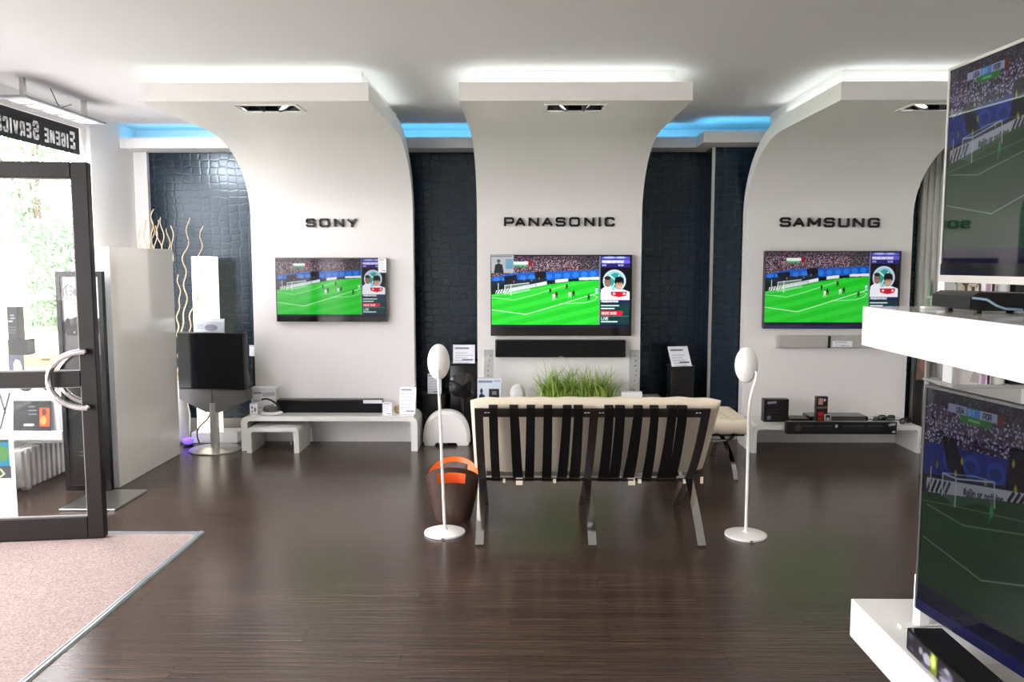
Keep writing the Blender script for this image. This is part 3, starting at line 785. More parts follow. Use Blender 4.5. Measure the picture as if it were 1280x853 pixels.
def broadcast_of_goal():
    c = Canvas(620, 350, 0, 0, 1.0, .5787, (.03, .03, .06))          # y = (1-v)*.5787
    S = .5787
    def P(u, v): return (u, (1 - v) * S)
    V = 1 - c.Y / S
    crowd = [(.10, .08, .18), (.24, .20, .38), (.42, .38, .60), (.06, .05, .10), (.62, .58, .70), (.18, .14, .28), (.38, .22, .26), (.10, .12, .26), (.75, .74, .85)]
    c.noise(V > .55, crowd, 11, 3)
    c.put((V > .93).astype(float), (.05, .04, .07), .55)
    top = np.interp(c.X, [0, .34, 1], [.750, .79, .86]); bot = np.interp(c.X, [0, .34, 1], [.60, .685, .80])
    c.put(((V < top) & (V > bot - .05)).astype(float), (.06, .16, .52))
    for u, v in ((.10, .73), (.17, .735), (.25, .74), (.32, .75), (.42, .775), (.52, .80)):
        c.ell(*P(u, v - .03), .03, .026, (.10, .30, .72), .8); c.ell(*P(u, v - .035), .018, .015, (.05, .12, .42), .8)
    c.poly([P(.065, .80), P(.11, .80), P(.16, .64), P(.09, .66)], (.03, .04, .10)); c.poly([P(.29, .84), P(.33, .84), P(.34, .66), P(.28, .67)], (.03, .04, .10))
    c.put(((V < bot - .0) & (V > bot - .09)).astype(float), (.03, .05, .10))
    for u, v in ((.052, .665), (.12, .655), (.22, .665), (.27, .665), (.31, .68), (.14, .72), (.09, .78), (.30, .78), (.40, .71), (.5, .74)):
        c.ell(*P(u, v + .008), .003, .0035, (.45, .33, .27)); c.ell(*P(u, v - .008), .0045, .009, random.choice([(.62, .66, .12), (.5, .5, .15), (.1, .1, .2)]))
    # boards
    ab = [P(.016, .585), P(.34, .672), P(1, .85), P(1, .815), P(.34, .632), P(.016, .515)]
    c.poly(ab, (.72, .74, .80))
    for i in range(5): c.line([P(.02 + i * .017, .525 + i * .006), P(.033 + i * .017, .58 + i * .004)], .008, (.04, .05, .07))
    for i in range(9): c.line([P(.292 + i * .017, .618 + i * .0045), P(.305 + i * .017, .655 + i * .0045)], .008, (.04, .05, .07))
    x0, y0 = P(.150, .569)
    c.text('#allin or nothing', x0, y0, .0185, (.06, .07, .10), .0030, .40, .10, -.135)
    pitch = V < np.interp(c.X, [0, .34, 1], [.512, .628, .81])
    c.put(pitch.astype(float), (.07, .25, .10))
    st = pitch & ((np.floor((V * 9 - c.X * 1.2)) % 2) > 0)
    c.put(st.astype(float), (.09, .30, .12), .7)
    Wt = (.62, .72, .66)
    c.line([P(0, .470), P(.12, .505), P(.34, .560), P(.7, .66)], .003, Wt, .5)
    c.line([P(.022, .461), P(.154, .437), P(.345, .51), P(.7, .64)], .0026, Wt, .8)
    c.line([P(.013, .303), P(.223, .24), P(.354, .311), P(.8, .53)], .0032, Wt, .85)
    # goal
    c.poly([P(.075, .632), P(.123, .628), P(.123, .503), P(.075, .53)], (.6, .66, .70), .35); c.poly([P(.123, .628), P(.247, .672), P(.25, .566), P(.2, .56), P(.123, .503)], (.6, .66, .70), .22)
    for p in ([P(.123, .628), P(.123, .503)], [P(.247, .672), P(.252, .566)], [P(.123, .628), P(.247, .672)], [P(.075, .632), P(.075, .53)], [P(.075, .632), P(.123, .628)], [P(.03, .64), P(.03, .55)]): c.line(p, .0035, (.78, .82, .85))
    c.line([P(.075, .632), P(.19, .668), P(.247, .672)], .003, (.7, .74, .8), .8)
    c.ell(*P(.243, .548), .006, .017, (.12, .62, .34)); c.ell(*P(.243, .582), .004, .005, (.5, .4, .3)); c.line([P(.24, .53), P(.238, .50)], .005, (.1, .5, .3))
    for u, v, col in ((.46, .42, (.9, .9, .9)), (.55, .5, (.3, .05, .08)), (.62, .40, (.9, .9, .9)), (.7, .55, (.3, .05, .08))):
        c.ell(*P(u, v), .007, .02, col); c.ell(*P(u, v + .045), .005, .006, (.3, .2, .15))
    # score
    c.rect(.083, (1 - .952) * S, .245, (1 - .914) * S, (.66, .70, .84)); c.rect(.145, (1 - .952) * S, .190, (1 - .914) * S, (.22, .55, .86))
    c.text('USA', .112, (1 - .921) * S, .0125, (.10, .12, .22), .0026, .55, .2); c.text('0:1', .152, (1 - .921) * S, .0125, (.75, .85, 1), .0022, .55, .22); c.text('POR', .201, (1 - .921) * S, .0125, (.10, .12, .22), .0026, .55, .2)
    c.poly([P(.122, .914), P(.235, .914), P(.226, .884), P(.13, .884)], (.16, .50, .16)); c.lines_of_print(.155, (1 - .899) * S, .205, 1, 1, (.5, .8, .5), .006, 3)
    c.rect(.247, (1 - .955) * S, .264, (1 - .905) * S, (.45, .10, .10))
    c.put((V < .075).astype(float), (.04, .04, .20))
    return c.mesh('goal_picture')

PIC_A = broadcast_with_sidebar(); PIC_B = broadcast_of_goal()

def television(label, loc, rotz, w, h, depth, pic, smat, sh, frame_mat, group=None, bez=.008, strip=None, name='television'):
    """origin at the middle of the lower edge; local -y is the viewing side. sh = height of the picture from the top"""
    t = thing(name, label, 'television', loc, rotz, group)
    MB().box(-w / 2 + .004, w / 2 - .004, .004, depth, 0.003, h - .003, .004, 1).build('cabinet', M_black, t, local=True)
    b = MB()
    b.box(-w / 2, -w / 2 + bez, -.002, .012, 0, h); b.box(w / 2 - bez, w / 2, -.002, .012, 0, h); b.box(-w / 2 + bez, w / 2 - bez, -.002, .012, h - bez, h)
    b.build('bezel', frame_mat, t, smooth=False, local=True)
    MB().box(-w / 2 + bez, w / 2 - bez, -.003, .012, 0, h - bez - sh).build('lower_bezel', strip or M_gloss, t, smooth=False, local=True)
    picture('screen', pic, (-w / 2 + bez, .001, h - bez - sh), w - 2 * bez, sh, smat, t, local=True)
    return t

tv1 = television('wall television showing a football match, under the SONY letters', (-1.613, 7.0, 1.056), 0, .952, .547, .049, PIC_A, M_scr_a, .497, M_greyd)
tv2 = television('largest wall television with a brightly lit football picture, under the PANASONIC letters', (.350, 6.985, .937), 0, 1.200, .690, .064, PIC_A, M_scr_b, .612, M_gloss)
tv3 = television('wall television showing a football match, under the SAMSUNG letters', (2.648, 6.99, .999), 0, 1.150, .660, .059, PIC_A, M_scr_c, .622, M_greyd, strip=mat('navy_bezel', (.02, .025, .09), .1))
# small printed cards on the screens
def card_canvas(seed, bg=(.96, .97, 1), W=46, H=60, head=True):
    c = Canvas(W, H, 0, 0, 1, H / W, bg)
    if head: c.line([(.12, .14), (.7, .14)], .06, (.45, .48, .56))
    c.lines_of_print(.12, .32, .9, 5, .13 * H / W, (.76, .78, .82), .03, seed)
    c.line([(.45, H / W - .14), (.88, H / W - .14)], .06, (.45, .47, .54))
    return c
PR = [card_canvas(i).mesh('card_print') for i in range(4)]
PRW = [card_canvas(i + 7, W=64, H=46).mesh('card_print') for i in range(3)]
st = MB().box(.405, .476, -.006, -.003, .42, .545).build('price_sticker', M_card, tv1, smooth=False, local=True)
picture('print', PR[1], (.408, -.0065, .425), .065, .115, M_print, st, local=True)
c = Canvas(60, 54, 0, 0, 1, .9, (.80, .83, .86)); c.line([(.05, .07), (.9, .07)], .06, (.55, .57, .6)); c.rect(.65, .2, .97, .68, (.45, .68, .82)); c.ell(.33, .30, .07, .09, (.30, .28, .30)); c.poly([(.12, .9), (.18, .48), (.33, .40), (.5, .48), (.56, .9)], (.13, .15, .22)); c.rect(.62, .25, .95, .62, (.5, .74, .86), .5)
s2 = picture('corner_sticker', c.mesh('sticker_print'), (-.594, -.0045, .535), .19, .152, M_print, tv2, local=True); s2['label'] = 'pale sticker with a dark figure on the screen corner'

# the two televisions on the white shelves at the right
d1 = R(9.2); D1v = Vector((math.sin(d1), -math.cos(d1)))
p = Vector((1.293, 2.6)) + D1v * .635
tv4 = television('lower of the two big televisions at the right, standing on the lower white shelf', (p.x, p.y, .432), -PI / 2 + d1, 1.27, .735, .045, PIC_B, M_scr_e, .690, M_greyd, strip=mat('dark_blue_gloss_bezel', (.006, .007, .03), .05))
d2 = R(3.3); D2v = Vector((math.sin(d2), -math.cos(d2)))
p = Vector((1.345, 2.65)) + D2v * .545
tv5 = television('upper of the two big televisions at the right, with a thin pale silver frame', (p.x, p.y, 1.515), -PI / 2 + d2, 1.09, .645, .045, PIC_B, M_scr_d, .600, M_silver, strip=M_gloss, bez=.009)
MB().box(-.545, .545, -.004, .03, -.022, 0).build('lower_trim', M_silver, tv5, smooth=False, local=True)
for tv, w, z in ((tv4, 1.27, -.432 + .364), (tv5, 1.09, -1.515 + 1.406)):
    for s in (-1, 1):
        f = MB()
        x = s * (w / 2 + .005)
        f.box(x - .012 if s > 0 else x - .024, x + .024 if s > 0 else x + .012, .013, .05, z, .10 if tv is tv4 else .055, .002, 1); f.box(x - .012, x + .012, -.05, .16, z, z + .008, .002, 1)
        f.build('foot', M_lacq, tv, local=True)

# ================================================================== FURNITURE AND GOODS
def bench_mesh(x0, x1, y0, y1, h, t, leg, ro):
    """waterfall bench: one bent sheet, rounded outer and inner corners"""
    def arc(cx, cz, r, a0, a1, n=8): return [(cx + r * math.cos(R(a0 + (a1 - a0) * i / n)), cz + r * math.sin(R(a0 + (a1 - a0) * i / n))) for i in range(n + 1)]
    ri = ro * .45
    out = [(x0, 0)] + arc(x0 + ro, h - ro, ro, 180, 90) + arc(x1 - ro, h - ro, ro, 90, 0) + [(x1, 0)]
    inn = [(x1 - leg, 0)] + arc(x1 - leg - ri, h - t - ri, ri, 0, 90) + arc(x0 + leg + ri, h - t - ri, ri, 90, 180) + [(x0 + leg, 0)]
    return MB().prism(out + inn, 'y', y0, y1)
def bench(label, *a):
    o = bench_mesh(*a).build('media_bench', M_lacq); tag(o, label, 'bench'); return o
bench('long white gloss media bench with rounded ends below the SONY television', -2.315, -.850, 6.68, 7.045, .292, .040, .052, .06)
bench('small white gloss bench nested under the left end of the long bench', -2.245, -1.815, 6.60, 6.95, .212, .036, .040, .04)
bench('white gloss media bench under the PANASONIC television, behind the sofa', -.36, 1.03, 6.66, 7.045, .335, .040, .052, .06)
bench('white gloss media bench with a closed back below the SAMSUNG television', 1.90, 3.305, 6.64, 7.045, .232, .038, .045, .055)

def soundbar(label, x0, x1, y0, y1, z0, z1, m, grill=None):
    t = thing('soundbar', label, 'soundbar', ((x0 + x1) / 2, (y0 + y1) / 2, z0))
    MB().box(x0, x1, y0 + .006, y1, z0, z1, .008, 2).build('body', m, t)
    e = .02 if grill else .012
    MB().box(x0 + e, x1 - e, y0, y0 + .007, z0 + .008, z1 - .008, .003, 1).build('grille', grill or M_dkfab, t)
    return t
sb1 = soundbar('long black soundbar lying on the long white bench', -2.063, -1.165, 6.84, 6.93, .2925, .405, M_black)
lb = MB().box(-1.325, -1.165, 6.836, 6.84, .375, .403).build('label_strip', M_card, sb1, smooth=False)
sb2 = soundbar('black cloth soundbar hung on the arch below the largest wall television', -.213, .905, 6.965, 7.049, .752, .902, M_black)
MB().box(.33, .37, 6.962, 6.966, .757, .762).build('badge', M_silver, sb2, smooth=False)
sb3 = soundbar('silver-grey soundbar hung on the arch below the SAMSUNG television', 2.19, 3.15, 6.98, 7.049, .832, .940, M_silver, M_silver)
MB().box(2.625, 2.648, 6.976, 6.981, .834, .938).build('centre_strip', M_black, sb3, smooth=False)
s = MB().box(2.665, 2.83, 6.974, 6.979, .845, .895).build('price_label', M_card, sb3, smooth=False)
picture('print', PRW[0], (2.667, 6.9735, .847), .161, .046, M_print, s)

def flat_card(label, x, y, z, w, h, lean, pic, rot=0.0, name='price_card', cat='sign', foot=True, th=.004):
    """card standing on (x,y,z), leaning back by lean"""
    t = thing(name, label, cat, (x, y, z), rot)
    up = Vector((0, math.sin(lean), math.cos(lean)))
    n = Vector((0, -math.cos(lean), math.sin(lean)))
    a = Vector((-w / 2, 0, 0)); b = Vector((w / 2, 0, 0)); k2 = n * -th
    vs = [a, b, b + up * h, a + up * h]
    mb = MB(); mb._new(vs + [v + k2 for v in vs], [(0, 1, 2, 3), (7, 6, 5, 4), (0, 4, 5, 1), (1, 5, 6, 2), (2, 6, 7, 3), (3, 7, 4, 0)])
    mb.build('card', M_card, t, smooth=False, local=True)
    pp = a + n * .0006
    picture('print', pic, pp, w, h, M_print, t, up=up, local=True)
    if foot:
        back = up * (h * .6) + k2
        f = MB(); f._new([back + Vector((-.012, 0, 0)), back + Vector((.012, 0, 0)), Vector((.012, back.y + h * .22 + .01, 0)), Vector((-.012, back.y + h * .22 + .01, 0))], [(0, 1, 2, 3)])
        f.build('strut', M_card, t, smooth=False, local=True)
    return t
def carton(label, x0, x1, y0, y1, z0, z1, m, pic=None, name='carton', cat='box', pm=.004, side=None):
    t = thing(name, label, cat, ((x0 + x1) / 2, (y0 + y1) / 2, z0))
    MB().box(x0, x1, y0, y1, z0, z1, .0015, 1).build('body', m, t, smooth=False)
    if pic is not None: picture('print', pic, (x0 + pm, y0 - .0008, z0 + pm), x1 - x0 - 2 * pm, z1 - z0 - 2 * pm, M_print, t)
    return t
# goods on the SONY bench
c = Canvas(64, 36, 0, 0, 1, .56, (.90, .90, .91)); c.line([(.1, .12), (.4, .12)], .04, (.5, .5, .55)); c.line([(.5, .16), (.92, .14)], .10, (.72, .70, .74)); c.lines_of_print(.1, .3, .45, 3, .08, (.65, .65, .7), .03, 3); c.line([(.55, .45), (.9, .4)], .05, (.6, .6, .64))
carton('white product carton at the left end of the long bench', -2.35 + .06, -2.075, 6.88, 6.98, .2925, .50, M_card, c.mesh('carton_print'))
c = Canvas(40, 36, 0, 0, 1, .9, (.95, .95, .96)); c.ell(.3, .3, .11, .11, (.3, .3, .33)); c.ell(.7, .5, .16, .2, (.55, .55, .6)); c.ell(.3, .65, .09, .09, (.4, .4, .42))
carton('small white carton with round printed motifs on the left end of the long bench', -2.262, -2.195, 6.75, 6.79, .2925, .385, M_card, c.mesh('carton_print'))
t = thing('turntable_dock', 'white and grey round dock with a dark hoop on the left of the long bench', 'dock', (-2.08, 6.77, .2925))
MB().lathe([(.06, 0), (.088, .006), (.090, .018), (.07, .026), (.001, .028)], (-2.08, 6.77, .2925), 28, 1, .85).build('base', M_plast, t)
MB().lathe([(.062, 0), (.076, .01), (.066, .034), (.001, .04)], (-2.085, 6.775, .318), 24, 1, .8).build('body', M_greyd, t)
MB().tube([(-2.172 + .16 * i / 12, 6.785, .345 + .075 * math.sin(PI * (.35 + .65 * i / 12))) for i in range(13)], .008, 8).build('hoop', M_black, t)
flat_card('small white price card standing near the right end of the long bench', -1.108, 6.745, .2925, .078, .105, .08, PR[0], foot=False)
t = MB().lathe([(.02, 0), (.034, .012), (.036, .04), (.026, .066), (.001, .07)], (-1.03, 6.85, .2925), 20).build('speaker_puck', mat('tan_wood', (.42, .27, .14), .5)); tag(t, 'small round tan wooden object beside the white price cards on the long bench', 'ornament')
flat_card('large white information card leaning at the right end of the long bench', -.950, 6.80, .2925, .14, .225, .22, PR[2], R(-6))
# long boxes and goods of the SAMSUNG bench
c = Canvas(48, 44, 0, 0, 1, .92, (.045, .04, .045)); c.line([(.16, .14), (.45, .12)], .1, (.55, .55, .58)); c.ell(.2, .75, .09, .09, (.4, .42, .5)); c.lines_of_print(.12, .42, .8, 2, .12, (.25, .22, .22), .03, 3)
carton('black product carton standing at the left of the SAMSUNG bench', 2.04, 2.245, 6.78, 6.86, .2325, .425, M_black, c.mesh('carton_print'))
t = thing('disc_player', 'slim black disc player on the SAMSUNG bench', 'disc player', (2.62, 6.84, .2325))
MB().box(2.42, 2.90, 6.76, 6.95, .240, .283, .004, 1).build('case', M_gloss, t)
MB().box(2.44, 2.88, 6.757, 6.761, .246, .278).build('front_panel', M_greyd, t, smooth=False)
for x in (2.45, 2.87):
    for yy in (6.78, 6.93): MB().lathe([(.012, 0), (.012, .008)], (x, yy, .2325), 12).build('foot', M_black, t)
t = thing('receiver_box', 'small black set-top unit left of the disc player on the SAMSUNG bench', 'receiver', (2.32, 6.8, .2325))
MB().box(2.255, 2.405, 6.74, 6.90, .2335, .268, .004, 1).build('case', M_black, t); MB().box(2.30, 2.345, 6.69, 6.735, .2325, .250, .005, 2).build('front_knob', M_greyd, t)
c = Canvas(30, 56, 0, 0, 1, 1.87, (.05, .03, .03)); c.rect(.12, .1, .55, .52, (.72, .52, .48)); c.ell(.72, .22, .1, .1, (.8, .8, .8)); c.line([(.1, .75), (.9, .72)], .16, (.45, .35, .36)); c.rect(.15, 1.05, .65, 1.3, (.70, .10, .10)); c.rect(.15, 1.38, .65, 1.6, (.55, .08, .08))
carton('tall narrow black and red carton in front of the disc player', 2.442, 2.535, 6.69, 6.74, .2325, .462, M_black, c.mesh('carton_print'))
c = Canvas(20, 30, 0, 0, 1, 1.5, (.75, .76, .78)); c.rect(.15, .15, .85, 1.35, (.12, .13, .15)); c.rect(.3, .5, .7, 1.0, (.7, .72, .75))
flat_card('small white and black card leaning beside the tall red and black carton', 2.535, 6.675, .2325, .052, .085, .1, c.mesh('card_print'))
t = thing('long_carton', 'long flat black carton fixed along the front edge of the SAMSUNG bench', 'box', (2.61, 6.61, .165))
MB().box(2.168, 3.058, 6.578, 6.639, .172, .272, .002, 1).build('body', M_black, t, smooth=False)
c = Canvas(150, 18, 0, 0, 9, 1.06, (.03, .03, .032))
for i, (a, b) in enumerate(((1.3, 2.3), (2.45, 3.7), (4.6, 6.3), (6.6, 7.8))): c.rect(a, .35, b, .78, (.075, .078, .085)); c.line([(a, .35), (b, .32)], .08, (.30, .31, .34))
c.ell(.9, .5, .28, .3, (.28, .26, .22)); c.rect(3.95, .25, 4.15, .45, (.75, .75, .75)); c.line([(8.4, .25), (8.8, .18)], .2, (.75, .75, .75)); c.rect(8.65, .75, 8.85, .95, (.7, .7, .7))
picture('print', c.mesh('carton_print'), (2.172, 6.5772, .175), .882, .094, M_print, t)
def glasses(x, y, rot, label):
    t = thing('shutter_glasses', label, 'glasses', (x, y, .2325), rot)
    f = MB()
    for s in (-1, 1):
        pts = [(s * .036 + .029 * math.copysign(abs(math.cos(a)) ** .6, math.cos(a)), 0, .028 + .021 * math.copysign(abs(math.sin(a)) ** .6, math.sin(a))) for a in [2 * PI * i / 20 for i in range(21)]]
        f.tube(pts, .0048, 6)
    f.tube([(-.01, 0, .034), (0, -.003, .037), (.01, 0, .034)], .004, 6)
    f.build('rim', M_black, t, local=True)
    for s in (-1, 1):
        MB().lathe([(.026, -.001), (.026, .001)], (0, 0, 0), 16).build('lens', glass_mat('smoked_lens', (.45, .50, .45)), t, local=True).matrix_local = Matrix.Translation((s * .036, 0, .028)) @ Matrix.Rotation(PI / 2, 4, 'X')
        MB().tube([(s * .066, 0, .036), (s * .072, .05, .03), (s * .068, .12, .008)], .004, 6).build('temple', M_black, t, local=True)
glasses(2.985, 6.72, R(10), 'left pair of black 3D glasses on the SAMSUNG bench')
glasses(3.085, 6.83, R(-4), 'middle pair of black 3D glasses, set back on the SAMSUNG bench')
glasses(3.185, 6.705, R(25), 'right pair of black 3D glasses, nearest the bench end under the SAMSUNG television')

# goods on the PANASONIC bench
def acrylic(x0, label):
    t = thing('acrylic_column', label, 'column', (x0 + .04, 6.9, .3355))
    MB().box(x0, x0 + .082, 6.875, 6.925, .3505, .825, .004, 1).build('block', M_acryl, t)
    MB().box(x0 - .01, x0 + .092, 6.86, 6.94, .3355, .3505, .003, 1).build('base', M_alu, t)
    b = MB(); r = random.Random(int(x0 * 100))
    for i in range(9): b.ball((x0 + .041 + r.uniform(-.015, .018), 6.9, .44 + i * .042), .009, .009, .011, 10, 6)
    b.build('bubbles', M_bubble, t)
acrylic(-.306, 'clear acrylic column with bubbles, left of the grass behind the sofa')
acrylic(.927, 'clear acrylic column with bubbles, right of the grass behind the sofa')
c = Canvas(52, 54, 0, 0, 1, 1.04, (.82, .87, .92)); c.line([(.06, .09), (.6, .09)], .07, (.45, .52, .62)); c.line([(.7, .07), (.95, .07)], .03, (.5, .55, .6)); c.ell(.16, .40, .06, .08, (.2, .22, .32)); c.poly([(.03, .95), (.06, .55), (.16, .46), (.30, .55), (.38, .9), (.3, .98)], (.08, .14, .30)); c.rect(.48, .32, .93, .66, (.10, .11, .14)); c.rect(.62, .40, .80, .52, (.5, .5, .52)); c.rect(.5, .72, .95, .98, (.70, .82, .90)); c.ell(.6, .9, .05, .06, (.2, .4, .6)); c.ell(.78, .9, .05, .06, (.2, .4, .6))
carton('pale blue printed carton with a dark figure, left behind the sofa back', -.352, -.155, 6.72, 6.79, .3355, .604, M_card, c.mesh('carton_print'))
t = thing('egg_speaker', 'small white oval speaker on the bench left of the grass', 'speaker', (-.02, 6.80, .3355))
MB().lathe([(.05, 0), (.052, .008), (.02, .014), (.012, .03)], (-.02, 6.80, .3355), 24).build('base', M_plast, t)
MB().ball((-.02, 6.80, .455), .066, .06, .095).build('shell', M_plast, t)
MB().ball((-.02, 6.752, .455), .052, .018, .080).build('grille', mat('pale_grey_mesh', (.62, .63, .64), .6), t)
# planter with grass
t = thing('potted_grass', 'bushy green grass plant in a white trough behind the sofa back', 'plant', (.48, 6.84, .3355))
MB().prism([(.15, .3355), (.80, .3355), (.82, .395), (.13, .395)], 'y', 6.75, 6.93).build('trough', M_lacq, t)
MB().box(.14, .81, 6.765, 6.915, .3955, .398).build('soil', mat('potting_soil', (.03, .022, .015), .9), t, smooth=False)
gm = MB(); r = random.Random(4)
for i in range(760):
    cl_ = r.choice((.24, .30, .37, .45, .55, .66, .73))
    x = cl_ + r.gauss(0, .03); yy = 6.84 + r.gauss(0, .03)
    L = r.uniform(.15, .28) if r.random() < .85 else r.uniform(.28, .40)
    a = r.uniform(0, 2 * PI); lean = r.uniform(.25, 1.05) if L < .28 else r.uniform(.15, .8)
    dx, dy = math.cos(a) * lean, math.sin(a) * lean * .6
    px_ = []; w = r.uniform(.0035, .0065)
    for q in range(6):
        s_ = q / 5
        px_.append(Vector((max(.065, x + dx * L * s_ * s_ * 1.1), min(7.035, yy + dy * L * s_ * s_), max(.40, .398 + L * (s_ - .38 * lean * s_ * s_ * s_ * 1.2)))))
    side = Vector((-math.sin(a + r.uniform(-.6, .6)), math.cos(a), 0))
    if abs(side.x) < .3: side.x = .6
    side.normalize()
    vs = []
    for q, pnt in enumerate(px_):
        ww = w * (1 - (q / 5) ** 2 * .95); vs += [pnt - side * ww, pnt + side * ww]
    gm._new(vs, [(2 * q, 2 * q + 1, 2 * q + 3, 2 * q + 2) for q in range(5)])
gr = gm.build('grass_blades', M_leafg, t, fixn=False); gr['kind'] = 'stuff'
c = Canvas(40, 40, 0, 0, 1, 1, (.92, .92, .93)); c.ell(.3, .6, .1, .14, (.35, .5, .7)); c.ell(.6, .4, .14, .12, (.75, .55, .5)); c.lines_of_print(.1, .85, .9, 1, 1, (.6, .6, .65), .04)
carton('white printed carton right of the grass behind the sofa back', .845, 1.06 - .05, 6.70, 6.77, .3355, .495, M_card, c.mesh('carton_print'))

# niche stands and placards
def pedestal(label, x0, x1, y0, y1, h, m=M_black, cat='stand'):
    t = thing('display_pedestal', label, cat, ((x0 + x1) / 2, (y0 + y1) / 2, 0))
    MB().box(x0 - .02, x1 + .02, y0 - .02, y1 + .02, 0, .02, .004, 1).build('base', m, t); MB().box(x0, x1, y0, y1, .02, h - .015, .006, 2).build('column', m, t); MB().box(x0 - .008, x1 + .008, y0 - .008, y1 + .008, h - .015, h, .003, 1).build('top', m, t)
    return t
pedestal('tall black display pedestal in the dark niche left of the PANASONIC arch', -.62, -.385, 7.2, 7.4, .672)
flat_card('white price placard on top of the tall black pedestal in the left niche', -.497, 7.21, .672, .195, .165, .12, PRW[1])
t = thing('disc_speaker', 'black round speaker disc standing before the tall black pedestal', 'speaker', (-.505, 7.12, 0))
MB().lathe([(.05, 0), (.052, .01), (.02, .02), (.016, .38)], (-.505, 7.12, 0), 24).build('foot', M_gloss, t)
dk = MB().lathe([(.001, -.03), (.08, -.025), (.115, 0), (.118, .012), (.001, .03)], (0, 0, 0), 32).build('disc', M_gloss, t, local=True); dk.matrix_local = Matrix.Translation((0, 0, .49)) @ Matrix.Rotation(R(90), 4, 'X')
pedestal('low black display pedestal behind the white dome speaker', -.87, -.67, 7.22, 7.40, .395)
flat_card('white price placard on the low black pedestal, behind the left egg speaker', -.762, 7.23, .395, .125, .178, .1, PR[3])
flat_card('small white folded card leaning at the foot of the low black pedestal', -.70, 7.10, .0, .12, .10, .2, PR[0])
t = thing('dome_speaker', 'large white dome-shaped speaker standing on the floor between the left arches', 'speaker', (-.63, 6.95, 0))
n = 22; W_, H_ = .203, .306
dm = MB(); rows = []
for j in range(7):
    s_ = -1 + 2 * j / 6; e = math.sqrt(max(0, 1 - abs(s_) ** 3.0)) * .12 + .88
    y_ = 6.95 + s_ * .075
    prof = []
    for i in range(n + 1):
        a = PI * i / n
        prof.append((-.63 - W_ * e * math.copysign(abs(math.cos(a)) ** .85, math.cos(a)), y_, .028 + (H_ - .028) * e * abs(math.sin(a)) ** .8))
    rows.append(prof)
v = [q for pr in rows for q in pr]; m_ = n + 1
f = [(j * m_ + i, j * m_ + i + 1, (j + 1) * m_ + i + 1, (j + 1) * m_ + i) for j in range(6) for i in range(n)]
f += [tuple(range(m_)), tuple(range(6 * m_ + n, 6 * m_ - 1, -1))] + [(j * m_, (j + 1) * m_, (j + 1) * m_ + n, j * m_ + n) for j in range(6)]
dm._new(v, f); dm.build('shell', M_plast, t)
for s in (-1, 1): MB().prism([(-.63 + s * .19, .032), (-.63 + s * .19, .008), (-.63 + s * .175, 0), (-.63 + s * .10, 0), (-.63 + s * .08, .032)], 'y', 6.89, 7.01).build('foot', M_plast, t)
pedestal('slim black display pedestal in the dark niche right of the PANASONIC arch', 1.30, 1.50, 7.02, 7.18, .672)
flat_card('white price placard tilted on the slim black pedestal in the right niche', 1.395, 7.015, .6725, .185, .19, .55, PRW[2], R(14))
carton('grey flat carton standing in the right niche beside the middle arch', 1.045, 1.225, 7.10, 7.20, 0, .40, M_greym)

# ---- egg speakers on thin stands
def egg(label, bx, by, ex, ez, path):
    t = thing('egg_speaker', label, 'speaker', (bx, by, 0))
    MB().lathe([(.115, 0), (.118, .004), (.117, .013), (.095, .021), (.02, .026), (.012, .034)], (bx, by, 0), 48).build('base', M_plast, t)
    MB().tube(path, [.0085] * (len(path) - 2) + [.0075, .006], 12).build('pole', M_plast, t)
    eg = MB().ball((ex, by + .045, ez), .064, .062, .103, 32, 20)
    eg.build('shell', M_plast, t)
    MB().ball((ex, by + .098, ez), .046, .014, .078, 24, 10).build('grille', M_grfab, t)
    MB().box(bx - .008, bx + .008, by - .121, by - .114, .004, .010).build('cable_notch', M_black, t, smooth=False)
egg('white egg-shaped speaker on a thin straight stand, left of the sofa', -.433, 4.602, -.465, .992, [(-.433, 4.602, .028), (-.440, 4.602, .25), (-.455, 4.598, .72), (-.462, 4.590, .93), (-.463, 4.597, .965)])
egg('white egg-shaped speaker on a thin stand with curved neck, right of the sofa', 1.293, 4.577, 1.283, .980, [(1.293, 4.577, .028), (1.293, 4.577, .40), (1.292, 4.577, .70), (1.295, 4.572, .78), (1.308, 4.565, .85), (1.322, 4.562, .905), (1.326, 4.568, .94), (1.318, 4.585, .955)])

# ---- leather sofa seen from behind
t = thing('leather_sofa', 'cream leather two-seat sofa seen from behind, with black straps and chrome frame', 'sofa', (.40, 4.85, 0))
SX = (-.222, .400, 1.000)
def bez(p0, p1, p2, p3, n=14): return [tuple((1 - s) ** 3 * a + 3 * (1 - s) ** 2 * s * b + 3 * (1 - s) * s * s * c + s ** 3 * d for a, b, c, d in zip(p0, p1, p2, p3)) for s in [i / n for i in range(n + 1)]]
backpath = bez((4.345, .775), (4.45, .60), (4.60, .40), (4.765, .283))
frontpath = bez((4.765, .283), (4.90, .19), (5.05, .08), (5.14, .006))
rearpath = bez((4.385, .006), (4.49, .10), (4.62, .205), (4.765, .283), 10)
seatpath = bez((4.765, .283), (4.92, .325), (5.1, .36), (5.34, .375))
for x in SX:
    MB().ribbon(backpath, x - .0225, x + .0225, .012).build('back_bar', M_bar, t)
    MB().ribbon(rearpath, x - .0225, x + .0225, .013).build('leg', M_chrome, t)
    MB().ribbon(frontpath, x - .0225, x + .0225, .013).build('leg', M_chrome, t)
    MB().ribbon(seatpath, x - .0225, x + .0225, .013).build('seat_bar', M_chrome, t)
for a, b in ((SX[0], SX[1]), (SX[1], SX[2])):
    MB().ribbon([(4.345, .775), (4.372, .728)], a + .0225, b - .0225, .010).build('top_rail', M_bar, t)
    MB().ribbon([(4.735, .300), (4.775, .272)], a + .0225, b - .0225, .012).build('lower_rail', M_chrome, t)
sc = MB()
